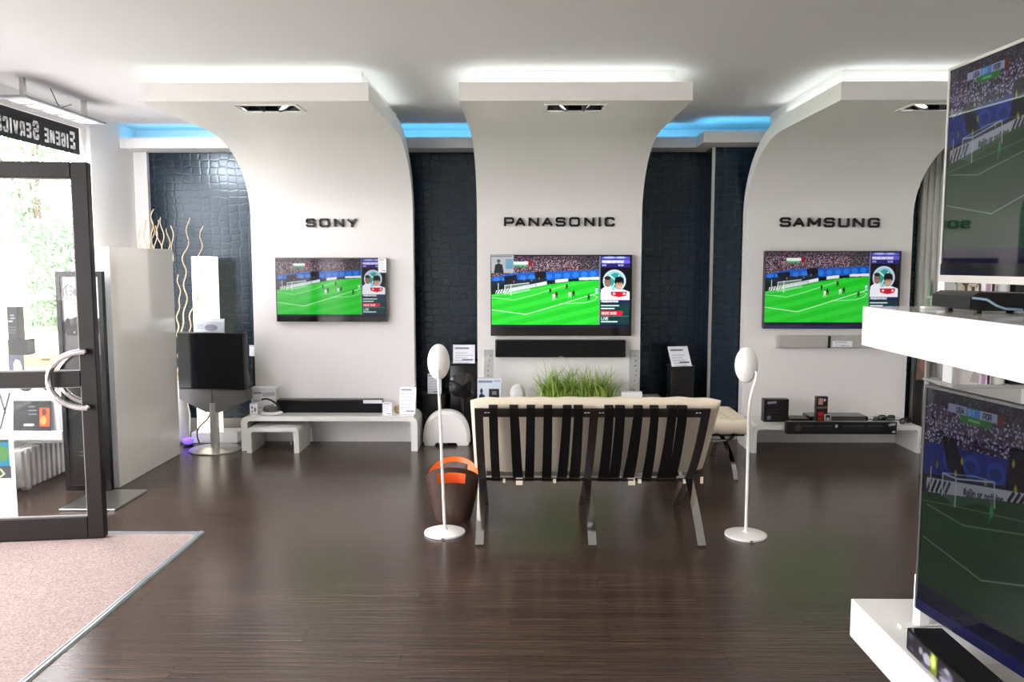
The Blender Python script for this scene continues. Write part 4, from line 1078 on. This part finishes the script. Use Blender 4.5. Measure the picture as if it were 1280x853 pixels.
for x in (-.185, -.168, .352, .37, .43, .447, .950, .967): sc.lathe([(.001, -.003), (.006, -.002), (.006, .002), (.001, .003)], (x, 4.349, .753), 10)
sc.build('screws', M_alu, t)
def along(path, s):
    i = s * (len(path) - 1); j = min(int(i), len(path) - 2); q = i - j
    return (path[j][0] * (1 - q) + path[j + 1][0] * q, path[j][1] * (1 - q) + path[j + 1][1] * q)
straps = [((252, 283), (263, 293)), ((325, 356), (340, 378)), ((385, 415), (378, 412)), ((445, 475), (440, 475)), ((513, 543), (490, 527)), ((552, 583), (535, 575)), ((660, 690), (637, 677)), ((698, 730), (675, 715)), ((762, 793), (720, 765)), ((820, 848), (793, 830)), ((880, 910), (845, 885)), ((915, 948), (882, 915))]
def sx(u, Y): return round((520 + u / 2.7826 - 650) * Y / 1020.0, 4)
for (a, b), (c_, d_) in straps:
    mb = MB(); vs = []
    pth = [(4.385, .735), (4.378, .79), (4.350, .792), (4.333, .779)] + [(q[0] - .012, q[1] - .003) for q in [along(backpath, s) for s in (.12, .3, .5, .7, .9, .985)]] + [(4.775, .262)]
    for i, (yy, zz) in enumerate(pth):
        s_ = max(0, (i - 3)) / (len(pth) - 4)
        xa = sx(a, 4.34) * (1 - s_) + sx(c_, 4.75) * s_; xb = sx(b, 4.34) * (1 - s_) + sx(d_, 4.75) * s_
        vs += [(xa, yy, zz), (xb, yy, zz)]
    n_ = len(pth)
    vs += [(x_, y_ + .004, z_ + .0015) for x_, y_, z_ in vs]
    f = [(2 * i, 2 * i + 1, 2 * i + 3, 2 * i + 2) for i in range(n_ - 1)] + [(2 * n_ + 2 * i, 2 * n_ + 2 * i + 2, 2 * n_ + 2 * i + 3, 2 * n_ + 2 * i + 1) for i in range(n_ - 1)]
    f += [(2 * i, 2 * i + 2, 2 * n_ + 2 * i + 2, 2 * n_ + 2 * i) for i in range(n_ - 1)] + [(2 * i + 1, 2 * n_ + 2 * i + 1, 2 * n_ + 2 * i + 3, 2 * i + 3) for i in range(n_ - 1)]
    mb._new(vs, f); mb.build('strap', M_strap, t)
U = Vector((1, 0, 0)); V = Vector((0, 4.36 - 4.80, .805 - .30)).normalized(); N = Vector((0, -V.z, V.y)) * -1
for k_ in range(2):
    x0 = -.270 + k_ * .668
cu = MB().cushion((-.272, 4.815, .285), U, V, N, 1.372, .640, .115, 60, 22, 12, None, .0045, 3); cu.build('back_cushion', M_cream, t)
V2 = Vector((0, 5.42 - 4.83, .435 - .335)).normalized(); N2 = Vector((0, -V2.z, V2.y))
cu = MB().cushion((-.272, 4.85, .345), U, V2, N2, 1.372, .60, .11, 40, 20, 10, (8, 4, .008), .003, 5); cu.build('seat_cushion', M_cream, t)
for i, (a, b, dz4) in enumerate(((302, 310, 0), (348, 372, .012), (480, 490, 0), (745, 770, .012), (780, 792, 0), (940, 950, 0), (1000, 1010, 0))):
    MB().box(sx(a, 4.76), sx(b, 4.76), 4.768, 4.774, .252 - dz4, .292 - dz4 * .3, .001, 1).build('cushion_tab', M_cream, t)

# ---- ottoman
t = thing('leather_ottoman', 'cream quilted leather ottoman on crossed chrome legs, behind the right of the sofa', 'ottoman', (1.36, 6.1, 0))
MB().cushion((1.05, 5.84, .315), (1, 0, 0), (0, 1, 0), (0, 0, 1), .625, .60, .115, 44, 44, 34, (5, 5, .009), 0, 6).build('cushion', M_cream, t)
MB().box(1.09, 1.635, 5.89, 6.39, .300, .318, .003, 1).build('strap_frame', M_strap, t)
for x in (1.16, 1.55):
    for s in (-1, 1):
        pth = bez((6.14 + s * -.36 * 1.0, .006), (6.14 + s * -.30, .13), (6.14 + s * -.10, .20), (6.14 + s * .0, .215), 8) + bez((6.14, .215), (6.14 + s * .10, .23), (6.14 + s * .2, .27), (6.14 + s * .24, .300), 6)[1:]
        MB().ribbon(pth, x - .016 + s * .0005, x + .016 + s * .0005, .011).build('leg', M_chrome, t)
MB().box(1.176, 1.534, 6.125, 6.155, .208, .222).build('stretcher', M_chrome, t)

# ---- two-handled bin
t = thing('wastepaper_bin', 'brown oval bin with orange lining and cut-out handles, left of the sofa', 'bin', (-.405, 4.86, 0))
def wall_grid(r_off, m, name):
    na, nz = 72, 22; mb = MB(); vs = {}
    def top(a): return .262 + .098 * abs(math.sin(a)) ** 1.3
    for i in range(na):
        a = 2 * PI * i / na
        for j in range(nz + 1):
            s_ = j / nz; z = .004 + (top(a) - .004) * s_
            q = z / .36; rx = (.100 + .082 * q ** .8) - r_off; ry = (.082 + .060 * q ** .8) - r_off
            vs[i, j] = mb.bm.verts.new((-.405 + rx * math.cos(a), 4.86 + ry * math.sin(a), z))
    for i in range(na):
        am = 2 * PI * (i + .5) / na
        for j in range(nz):
            slot = abs(math.cos(am)) < .52 and 16 <= j < 20
            if not slot: mb.bm.faces.new((vs[i, j], vs[(i + 1) % na, j], vs[(i + 1) % na, j + 1], vs[i, j + 1]))
    return mb.build(name, m, t)
wall_grid(0, M_bin, 'shell'); wall_grid(.006, M_orange, 'lining')
MB().lathe([(.098, 0), (.1, .006), (.001, .007)], (-.405, 4.86, .0005), 40, 1, .82).build('bottom', M_bin, t)
c = MB().box(-.315, -.262, 4.80, 4.812, .235, .30, .003, 1)

# ---- television on a round-foot stand, lamp, willow, plinth
t = thing('pedestal_television', 'older black television on a round steel foot stand with grey speaker below, left corner', 'television', (-2.55, 6.72, 0), R(-9))
MB().lathe([(.205, 0), (.208, .004), (.205, .012), (.06, .018), (.04, .024)], (0, 0, 0), 48).build('foot', M_alu, t, local=True)
MB().lathe([(.036, .02), (.036, .40)], (0, 0, 0), 24).build('pole', M_alu, t, local=True)
MB().box(-.295, .295, -.03, .05, .515, .985, .006, 2).build('cabinet', M_black, t, local=True)
MB().prism([(-.24, .53), (.24, .53), (.15, .96), (-.15, .96)], 'y', .05, .20).build('tube_housing', M_greyd, t, local=True)
MB().box(-.290, .290, -.036, -.030, .522, .980, .002, 1).build('screen', mat('dead_screen', (.004, .004, .006), .15, spec=.2), t, local=True)
MB().prism([(-.295, .513), (.295, .513), (.295, .425), (.06, .322), (-.06, .322), (-.295, .425)], 'y', -.025, .10).build('speaker', M_grfab, t, local=True)
MB().box(-.002, .002, -.027, -.0255, .325, .513).build('speaker_seam', M_black, t, smooth=False, local=True)
c = Canvas(56, 24, 0, 0, 1, .42, (.66, .68, .72)); c.rect(.02, .02, .98, .1, (.78, .80, .84)); c.ell(.55, .28, .22, .1, (.42, .42, .50)); c.rect(.08, .18, .3, .34, (.56, .58, .62))
flat_card('grey printed sign standing on top of the older pedestal television', -2.575, 6.745, .9855, .30, .115, .05, c.mesh('sign_print'), R(-20))
t = thing('floor_lamp', 'tall square white glowing floor lamp behind the pedestal television', 'lamp', (-2.79, 7.26, 0))
MB().box(-2.895, -2.695, 7.18, 7.36, 0, .03, .004, 1).build('base', M_lacq, t); MB().box(-2.885, -2.705, 7.19, 7.35, .03, 1.615, .006, 2).build('lamp_shade', M_lampw, t)
t = tag(MB().box(-2.85, -2.45, 6.97, 7.165, 0, .095, .004, 1).build('low_plinth', M_lacq), 'low flat white plinth on the floor behind the pedestal television', 'plinth')
t = thing('glow_puck', 'small violet glowing lamp on the floor behind the pedestal television', 'lamp', (-2.835, 6.86, 0))
MB().lathe([(.04, 0), (.045, .01), (.04, .02)], (-2.835, 6.86, 0), 20).build('base', M_black, t); MB().ball((-2.835, 6.86, .045), .048, .045, .032).build('lens', M_violet, t)
pedestal('slim black post stand beside the left arch, behind the pedestal television', -2.385, -2.325, 7.20, 7.26, .735)
flat_card('small white card on the slim black post, right of the pedestal television', -2.352, 7.205, .7355, .10, .095, .1, PR[1])
cb = MB().tube(bez((-2.66, 6.92, .30), (-2.66, 6.93, .16), (-2.83, 6.90, .20), (-2.76, 6.92, .006), 16), .006, 8).build('power_cord', M_black); tag(cb, 'black power cord hanging behind the pedestal television', 'cord')

def willow(label, bx, by, tips, seed, hv):
    t = thing('willow_vase', label, 'dried branches', (bx, by, 0)); r = random.Random(seed)
    MB().lathe([(.06, 0), (.085, .02), (.095, hv * .45), (.06, hv * .85), (.05, hv), (.044, hv), (.05, hv * .8), (.001, hv * .6)], (bx, by, 0), 28).build('vase', M_lacq, t)
    for (tx, tz, cw) in tips:
        pts = []; rs = []; n = 64; z0 = hv * .62
        a1, a2 = r.uniform(0, 6), r.uniform(0, 6)
        for i in range(n + 1):
            s_ = i / n; w = cw * min(1, s_ * 2.5)
            sp = min(1.0, s_ * 1.1)
            pts.append((bx + (tx - bx) * sp ** .9 + w * math.sin(s_ * 44 + a1) * .75 + w * math.sin(s_ * 15 + a2) * .8, by + w * math.cos(s_ * 37 + a2) * .8, z0 + (tz - z0) * s_)); rs.append(.0088 * (1 - s_ * .55))
        MB().tube(pts, rs, 7).build('branch', M_twig, t)
willow('curly pale willow branches in a floor vase hidden behind the glossy panel', -3.16, 7.10, [(-3.28, 1.86, .016), (-3.23, 1.93, .016), (-3.19, 1.96, .02), (-3.17, 2.02, .02), (-3.13, 1.93, .022), (-3.08, 1.95, .018), (-3.03, 1.85, .016), (-3.01, 1.88, .015), (-3.15, 1.88, .02)], 3, .5)
willow('tall curly willow branches in a floor vase beside the glowing lamp', -2.96, 6.99, [(-2.83, 1.94, .018), (-2.70, 1.87, .020), (-2.92, 1.46, .014)], 8, .55)

# ---- glossy partition panel and poster stand
t = thing('partition_panel', 'tall glossy ivory partition panel standing left of the pedestal television', 'partition', (-2.82, 6.06, 0))
MB().box(-2.858, -2.780, 5.553, 6.565, 0, 1.665, .003, 1).build('panel', M_panel, t)
MB().box(-2.858, -2.781, 5.549, 5.553, 0, 1.665).build('edge_band', mat('pale_edge_band', (.78, .82, .84), .3), t, smooth=False)
t = thing('poster_stand', 'black framed advertising poster on a steel foot plate behind the door', 'poster stand', (-2.93, 5.44, 0))
PX0, PX1, PZ1 = -3.085, -2.775, 1.50
MB().box(-2.90, -2.545, 5.00, 5.46, 0, .014, .002, 1).build('foot_plate', M_alu, t)
fr = MB()
for x0, x1, z0, z1 in ((PX0, PX0 + .028, .014, PZ1), (PX1 - .028, PX1, .014, PZ1), (PX0 + .028, PX1 - .028, .014, .05), (PX0 + .028, PX1 - .028, PZ1 - .035, PZ1)): fr.box(x0, x1, 5.42, 5.46, z0, z1)
fr.build('frame', M_black, t, smooth=False); MB().box(PX0 + .028, PX1 - .028, 5.435, 5.455, .05, PZ1 - .035).build('back_board', M_black, t, smooth=False)
c = Canvas(56, 316, 0, 0, 1, 5.62, (.025, .025, .028))
c.rect(0, 0, 1, 1.7, (.83, .82, .84)); c.ell(.22, .42, .17, .2, (.25, .25, .27)); c.ell(.22, .42, .145, .175, (.83, .82, .84)); c.text('Ge', .14, .50, .26, (.2, .2, .22), .03, .55, .15); c.lines_of_print(.35, .72, .8, 3, .09, (.5, .5, .55), .03)
c.poly([(0, 1.7), (0, 1.3), (.12, 1.15), (.4, 1.05), (.75, 1.02), (1, 1.15), (1, 2.4), (0, 2.4)], (.35, .34, .35))
r = random.Random(2)
for i in range(60): x = r.uniform(0, 1); y_ = 1.1 + r.uniform(0, .25); c.line([(x, y_), (x + r.uniform(-.15, .15), y_ + .22)], .03, (.07, .07, .08))
for x in (.27, .78): c.ell(x, 1.5, .15, .07, (.12, .12, .13)); c.ell(x, 1.5, .07, .06, (.02, .02, .02)); c.ell(x + .03, 1.48, .02, .02, (.9, .9, .9)); c.line([(x - .18, 1.36), (x + .18, 1.33)], .06, (.08, .08, .08))
c.ell(.5, 1.85, .1, .2, (.42, .41, .42)); c.poly([(0, 2.1), (.5, 1.95), (1, 2.1), (1, 2.6), (0, 2.6)], (.14, .14, .145))
c.text('SE', .42, 3.95, .42, (.88, .88, .9), .05, .42, .1); c.lines_of_print(.42, 4.15, .95, 2, .12, (.7, .7, .72), .04); c.lines_of_print(.3, 4.7, .8, 2, .1, (.4, .4, .42), .03, 5)
picture('poster', c.mesh('poster_print'), (PX0 + .028, 5.4342, .05), PX1 - PX0 - .056, PZ1 - .085, M_print, t)

# ---- window sill display, radiator
t = thing('window_display_shelf', 'thick white display shelf at the shop window, behind the door glass', 'shelf', (-3.25, 5.9, .36))
MB().box(XL, -3.095, 5.42, 6.68, .362, .425, .003, 1).build('board', M_lacq, t); MB().box(-3.0949, -3.092, 5.422, 6.678, .364, .423).build('edge_band', M_pages, t, smooth=False)
for yy in (5.5, 6.55): MB().box(XL, -3.15, yy - .015, yy + .015, .33, .362).build('bracket', M_alu, t, smooth=False)
t = thing('radiator', 'pale ribbed radiator under the white window shelf', 'radiator', (-3.36, 5.9, .06))
MB().box(-3.45, -3.34, 5.36, 6.62, .05, .30, .01, 2).build('body', M_rad, t)
for i in range(21): MB().box(-3.36, -3.318, 5.385 + i * .06, 5.42 + i * .06, .04, .31, .008, 2).build('rib', M_rad, t)
for yy in (5.5, 6.5): MB().box(-3.43, -3.38, yy - .02, yy + .02, 0, .06).build('foot', M_rad, t, smooth=False)
t = carton('white speaker carton with black round drivers on the window shelf', -3.42, -3.125, 5.452, 5.60, .4255, .80, M_card)
for x in (-3.33, -3.17):
    MB().lathe([(.001, -.004), (.05, -.003), (.055, 0)], (0, 0, 0), 24).build('driver', M_gloss, t, local=True).matrix_local = world_matrix(t).inverted() @ Matrix.Translation((x - .01, 5.4515, .745)) @ Matrix.Rotation(PI / 2, 4, 'X')
c = Canvas(60, 44, 0, 0, 1, .73, (.10, .10, .115)); c.poly([(.05, .06), (.95, .03), (.95, .63), (.05, .68)], (.06, .06, .075)); c.rect(.68, .18, .93, .62, (.90, .30, .06)); c.ell(.8, .28, .06, .08, (.3, .15, .1)); c.ell(.78, .48, .08, .1, (.95, .55, .25)); c.lines_of_print(.3, .58, .64, 1, 1, (.85, .85, .85), .05); c.lines_of_print(.4, .15, .62, 3, .09, (.5, .5, .55), .02, 4)
flat_card('dark picture card with an orange figure leaning on the window shelf', -3.295, 5.424, .4255, .262, .205, .10, c.mesh('card_print'), 0, 'picture_card', 'sign', False)
c = Canvas(60, 30, 0, 0, 1, .5, (.28, .29, .34)); c.poly([(.3, .46), (.32, .2), (.5, .1), (.78, .14), (.9, .3), (.9, .46)], (.62, .70, .76))
carton('slate blue carton with a pale printed shape on the white speaker carton', -3.455, -3.350, 5.46, 5.56, .8005, .937, M_greyd, c.mesh('carton_print'))
c = Canvas(80, 44, 0, 0, 1, .55, (.80, .72, .50)); c.rect(0, 0, 1, .05, (.86, .80, .62)); c.text('REFERENCE', .09, .40, .10, (.90, .86, .70), .022, .62, .24); c.text('PANASONIC', .58, .14, .05, (.25, .22, .15), .014, .55, .2)
carton('cream-gold carton printed REFERENCE on the white speaker carton', -3.348, -3.145, 5.46, 5.53, .8005, .937, M_yellow, c.mesh('carton_print'))
carton('flat black carton lying across the slate blue and gold cartons', -3.455, -3.325, 5.465, 5.56, .9375, 1.042, M_black)
c = Canvas(44, 60, 0, 0, 1, 1.36, (.09, .085, .10)); c.lines_of_print(.3, .35, .9, 2, .12, (.55, .55, .6), .05); c.line([(.1, .6), (.5, .6)], .06, (.7, .7, .75)); c.lines_of_print(.1, .85, .9, 3, .12, (.3, .3, .35), .05, 6)
carton('tall black printed carton on top of the flat black carton at the window', -3.455, -3.385, 5.475, 5.55, 1.0425, 1.262, M_black, c.mesh('carton_print'))

# ---- poster taped to the lower door pane
c = Canvas(120, 200, 0, 0, 1, 1.66, (.80, .85, .86)); c.line([(.89, .05), (.935, .30)], .014, (.12, .12, .14)); c.line([(.985, .05), (.88, .50)], .014, (.12, .12, .14)); c.rect(0, .64, .95, .67, (.22, .25, .28)); c.rect(0, .67, .95, .98, (.12, .45, .55)); c.ell(.88, .82, .07, .1, (.28, .48, .25)); c.ell(.55, .85, .25, .1, (.45, .70, .78)); c.rect(0, .98, .96, 1.14, (.24, .26, .29)); c.line([(.86, 1.02), (.89, 1.08), (.85, 1.12)], .012, (.85, .9, .6)); c.lines_of_print(.1, 1.28, .97, 3, .07, (.5, .55, .6), .014)
t = thing('door_poster', 'white poster with a teal picture taped inside the lower door glass', 'poster', world_matrix(dr) @ Vector((.30, -.02, .15)), ang)
Mdr = world_matrix(dr); px0, px1 = .13, .672
sh_ = MB(); 
q = [Mdr @ Vector(v) for v in ((px0, -.0065, .128), (px1, -.0065, .128), (px1 - .0, -.0065, .850), (px0, -.0065, .850))]; q2 = [Mdr @ Vector((0, -.0025, 0)) - Mdr @ Vector((0, 0, 0)) + v for v in q]
sh_._new(q + q2, [(0, 1, 2, 3), (7, 6, 5, 4), (0, 4, 5, 1), (1, 5, 6, 2), (2, 6, 7, 3), (3, 7, 4, 0)]); sh_.build('sheet', M_card, t, smooth=False)
picture('print', c.mesh('poster_print'), Mdr @ Vector((px0, -.0095, .128)), px1 - px0, .722, M_print, t, right=(math.cos(ang), math.sin(ang), 0))

# ---- lettered film on the shop window, light bar below the ceiling
t = thing('window_lettering', 'dark film on the shop window with mirrored white letters EIGENE SERVICE', 'sign', (XL - .06, 5.7, 2.42))
MB().box(XL - .0605, XL - .058, W1a + .052, 6.645, 2.418, 2.628).build('film', M_band, t, smooth=False)
yy = 6.575
def wl_word(word, yy, big, small):
    for i, ch in enumerate(word):
        h = big if i == 0 else small; w = (h * .55) if ch != 'I' else h * .2
        letter_mesh(MB(), ch, lambda u, v, d: (XL - .0575 + d, yy - u, 2.452 + v), w, h, h * .19, 0, .002).build('letter', M_wlet, t, smooth=False)
        yy -= w + h * .17
    return yy
yy = wl_word('EIGENE', yy, .135, .105); yy = wl_word('SERVICE', yy - .05, .135, .105)
BAR_W = 40.0
t = thing('light_bar', 'flat silver light bar with square lamps hung below the ceiling at the window', 'ceiling light', (-3.2, 5.8, 2.6))
MB().box(-3.30, -3.13, 5.28, 6.30, 2.60, 2.618, .003, 1).build('tray', mat('grey_lacquered_tray', (.30, .30, .33), .45), t)
for i in range(5): MB().box(-3.28, -3.15, 5.345 + i * .19, 5.445 + i * .19, 2.597, 2.5995).build('lamp_panel', M_bulb2, t, smooth=False)
for yy in (5.5, 6.0):
    ld = bpy.data.lights.new('bar_beam', 'SPOT'); ld.energy = BAR_W; ld.color = (.95, .96, 1); ld.spot_size = R(110); ld.spot_blend = .6; ld.shadow_soft_size = .05
    lo = bpy.data.objects.new('bar_beam', ld); C.objects.link(lo); lo.parent = t
    lo.matrix_local = world_matrix(t).inverted() @ Matrix.Translation((-3.215, yy, 2.585)) @ Vector((.25, .75, -.6)).to_track_quat('-Z', 'Y').to_matrix().to_4x4()
for yy in (5.40, 6.15): MB().box(-3.235, -3.205, yy - .015, yy + .015, 2.618, CEIL).build('post', M_alu, t, smooth=False)
MB().tube([(-3.22, 5.72, CEIL), (-3.22, 5.80, 2.66), (-3.22, 5.86, 2.618)], .003, 6).build('cable', M_black, t); MB().tube([(-3.22, 5.98, 2.69), (-3.22, 5.84, 2.64), (-3.22, 5.80, 2.618)], .003, 6).build('cable', M_black, t)

# ---- white display rack at the right
t = thing('display_rack', 'white gloss rack with two thick cantilevered shelves at the right edge', 'shelf', (1.5, 1.2, 0))
MB().box(1.18, 1.78, .55, 2.83, 1.270, 1.405, .002, 1).build('upper_shelf', M_lacq, t); MB().box(1.18, 1.78, .55, 2.83, .226, .363, .002, 1).build('lower_shelf', M_lacq, t)
MB().box(1.62, 1.78, .60, .95, 0, 2.3).build('upright', M_lacq, t, smooth=False)
c = Canvas(90, 40, 0, 0, 1, .44, (.05, .05, .055)); c.poly([(0, .3), (.2, .42), (.5, .40), (.7, .3), (1, .2), (1, .25), (.7, .35), (.45, .44), (0, .44)], (.2, .4, .6), .7)
t = thing('set_top_box', 'black set-top box with a curved blue front on the upper white shelf', 'receiver', (1.42, 2.5, 1.405), R(0))
MB().prism([(1.300, 1.420), (1.302, 1.455), (1.325, 1.468), (1.56, 1.462), (1.56, 1.414), (1.33, 1.414)], 'y', 2.38, 2.60).build('case', M_black, t)
for x in (1.34, 1.53):
    for yy in (2.41, 2.57): MB().lathe([(.012, 0), (.010, .010)], (x, yy, 1.4055), 12).build('foot', M_black, t)
MB().tube([(1.305, 2.377, 1.452), (1.345, 2.377, 1.448), (1.375, 2.377, 1.430), (1.40, 2.377, 1.421), (1.45, 2.377, 1.418)], .004, 6).build('accent_line', mat('blue_silver_accent', (.35, .55, .75), .2, .5), t)
for x, z in ((1.49, 1.45), (1.54, 1.435)): MB().lathe([(.001, -.002), (.006, 0)], (x, 2.378, z), 10).build('socket', M_alu, t)
t = tag(MB().box(1.50, 1.72, 1.95, 2.14, 1.4055, 1.416, .004, 1).build('tablet', M_gloss), 'thin black slab lying on the upper white shelf beside the set-top box', 'device')
t = thing('receiver', 'black receiver with a picture panel on the near part of the lower white shelf', 'receiver', (1.30, 1.95, .3635))
MB().box(1.192, 1.30, 1.60, 2.44, .3675, .435, .003, 1).build('case', M_gloss, t)
c = Canvas(110, 18, 0, 0, 6, 1, (.10, .09, .11)); r = random.Random(5)
for i in range(40): c.ell(r.uniform(.1, 5), r.uniform(0, 1), r.uniform(.05, .25), r.uniform(.05, .2), r.choice([(.35, .34, .40), (.08, .08, .1), (.5, .5, .55), (.22, .20, .27)]))
c.ell(.9, .55, .18, .25, (.55, .58, .60)); c.rect(1.05, 0, 1.32, 1, (.36, .42, .12)); c.ell(1.15, .4, .1, .3, (.75, .80, .4))
picture('picture_panel', c.mesh('panel_print'), (1.1912, 2.43, .370), .82, .062, M_print, t, right=(0, -1, 0))
t = tag(MB().box(1.335, 1.50, 1.55, 2.30, .3635, .392, .003, 1).build('silver_case', M_silver), 'flat silver-grey player lying on the lower white shelf in front of the lower television', 'device')

# ---- things seen at the back right, behind the rack
t = thing('framed_panel', 'tall dark framed picture panel leaning beside the right end of the SAMSUNG arch', 'picture', (3.44, 6.98, 0))
MB().box(3.375, 3.50, 6.97, 7.0, 0, .84, .003, 1).build('frame', M_brown, t); c = Canvas(20, 100, 0, 0, 1, 5, (.45, .36, .32)); c.rect(0, 1.6, 1, 5, (.10, .10, .10)); c.rect(.55, 1.9, .9, 5, (.42, .42, .40)); c.ell(.5, .7, .3, .4, (.6, .42, .38)); picture('print', c.mesh('panel_print'), (3.385, 6.9692, .03), .105, .78, M_print, t)
t = thing('goods_rack', 'grey metal goods rack in the far right background', 'shelf', (3.25, 5.75, 0))
for x in (2.98, 3.80):
    for yy in (5.6, 5.98): MB().box(x - .012, x + .012, yy - .012, yy + .012, 0, 1.60).build('post', M_alu, t, smooth=False)
for z in (.20, .70, 1.30): MB().box(2.96, 3.82, 5.58, 6.0, z, z + .02, .003, 1).build('shelf_board', M_greym, t)
c = Canvas(40, 40, 0, 0, 1, 1, (.86, .85, .85)); c.ell(.25, .25, .14, .07, (.15, .15, .3)); c.ell(.25, .25, .1, .045, (.86, .85, .85)); c.poly([(.6, .9), (.75, .4), (1, .7), (1, .95)], (.7, .68, .66))
carton('white carton with an oval emblem on the goods rack', 3.00, 3.16, 5.62, 5.80, .7205, .905, M_card, c.mesh('carton_print'))
c = Canvas(30, 60, 0, 0, 1, 2, (.9, .88, .9)); c.poly([(.1, 0), (.6, .3), (.5, 2), (.1, 2)], (.75, .60, .72)); c.poly([(.6, .2), (.95, 0), (.95, 2), (.7, 2)], (.22, .06, .2))
for z in (.7205, 1.3205): carton('purple and white slim carton on the %s board of the goods rack' % ('middle' if z < 1 else 'top'), 3.165, 3.24, 5.62, 5.72, z, z + .21, M_card, c.mesh('carton_print'))
for z in (.7205, 1.3205):
    t = tag(MB().lathe([(.058, 0), (.06, .004), (.06, .21), (.055, .215), (.001, .216)], (3.315, 5.70, z), 28).build('canister', M_lacq), 'white glossy canister on the %s board of the goods rack' % ('middle' if z < 1 else 'top'), 'canister')
    carton('black carton right of the white canister on the %s board of the goods rack' % ('middle' if z < 1 else 'top'), 3.385, 3.49, 5.63, 5.75, z, z + .215, M_black)
t = thing('wooden_letters', 'brown and cream letter blocks D and O on the top board of the goods rack', 'ornament', (3.03, 5.65, 1.3205))
MB().box(2.965, 3.16, 5.66, 5.70, 1.3205, 1.43).build('block', mat('brown_block', (.16, .10, .06), .5), t, smooth=False)
for x, ch in ((2.975, 'D'), (3.07, 'O')): letter_mesh(MB(), ch, lambda u, v, d: (x + u, 5.66 - d, 1.335 + v), .07, .08, .02, 0, .012).build('letter', mat('cream_letter', (.75, .70, .58), .5), t, smooth=False)

# ================================================================== OUTSIDE
g = struct(MB().box(-70, XL - .16, -30, 70, -.20, -.03).build('ground', M_pave, smooth=False)); 
MB().box(-30, -9, -10, 60, -.03, -.012).build('verge', M_grass, g, smooth=False)
def tree(label, x, y, h, cr, seed, n=2600):
    t = thing('street_tree', label, 'tree', (x, y, 0), 0, 'trees outside the shop window'); r = random.Random(seed); rs = np.random.RandomState(seed)
    MB().tube([(x, y, 0), (x + .05, y, h * .25), (x - .05, y + .1, h * .5), (x + .1, y, h * .8)], [.16, .13, .10, .03], 10).build('trunk', M_bark, t)
    lobes = [(x + r.uniform(-.6, .6) * cr, y + r.uniform(-.6, .6) * cr, h * r.uniform(.38, .95), cr * r.uniform(.35, .6)) for _ in range(12)]
    b = MB()
    for i in range(5):
        l = lobes[i]; b.tube([(x, y, h * .4), ((x + l[0]) / 2, (y + l[1]) / 2, (h * .4 + l[2]) / 2 + .2), l[:3]], [.06, .04, .015], 6)
    b.build('branches', M_bark, t)
    co = []
    for l in lobes:
        d = rs.normal(size=(n // 12, 3)); d /= np.linalg.norm(d, axis=1)[:, None]; d *= (rs.uniform(.35, 1, (n // 12, 1))) * l[3]
        co.append(d + np.array(l[:3]))
    co = np.concatenate(co); m = len(co)
    u = rs.normal(size=(m, 3)); u /= np.linalg.norm(u, axis=1)[:, None]; w = np.cross(u, rs.normal(size=(m, 3))); w /= np.linalg.norm(w, axis=1)[:, None]
    s = rs.uniform(.07, .15, (m, 1))
    vs = np.stack([co - u * s, co + w * s * .55, co + u * s, co - w * s * .55], 1).reshape(-1, 3)
    me = bpy.data.meshes.new('foliage'); me.from_pydata(vs.tolist(), [], [(4 * i, 4 * i + 1, 4 * i + 2, 4 * i + 3) for i in range(m)]); me.materials.append(M_leaf)
    me.transform(Matrix.Translation((-x, -y, 0)))
    o = bpy.data.objects.new('foliage', me); C.objects.link(o); o.parent = t; o['kind'] = 'stuff'
tree('tallest leafy tree outside, seen through the upper door glass', -13.2, 22.5, 6.0, 1.7, 1, 1500)
tree('leafy tree outside, leftmost seen through the door glass', -20.0, 27.0, 8.6, 2.6, 2, 1500)
tree('young leafy tree outside beside the right door stile', -12.4, 27.5, 6.2, 1.7, 3, 1200)
tree('distant leafy tree outside behind the others', -22.5, 43, 12.0, 3.2, 4, 1500)
hb = np.random.RandomState(9); n = 5000
co = np.stack([hb.uniform(-11.6, -9.4, n), hb.uniform(19.0, 19.8, n), hb.uniform(.08, 2.6, n)], 1)
u = hb.normal(size=(n, 3)); u /= np.linalg.norm(u, axis=1)[:, None]; w = np.cross(u, hb.normal(size=(n, 3))); w /= np.linalg.norm(w, axis=1)[:, None]; s = hb.uniform(.05, .10, (n, 1))
vs = np.stack([co - u * s, co + w * s * .6, co + u * s, co - w * s * .6], 1).reshape(-1, 3)
me = bpy.data.meshes.new('hedge'); me.from_pydata(vs.tolist(), [], [(4 * i, 4 * i + 1, 4 * i + 2, 4 * i + 3) for i in range(n)]); me.materials.append(M_leaf)
o = bpy.data.objects.new('hedge', me); C.objects.link(o); tag(o, 'clipped green hedge across the street outside the door', 'hedge'); o['kind'] = 'stuff'
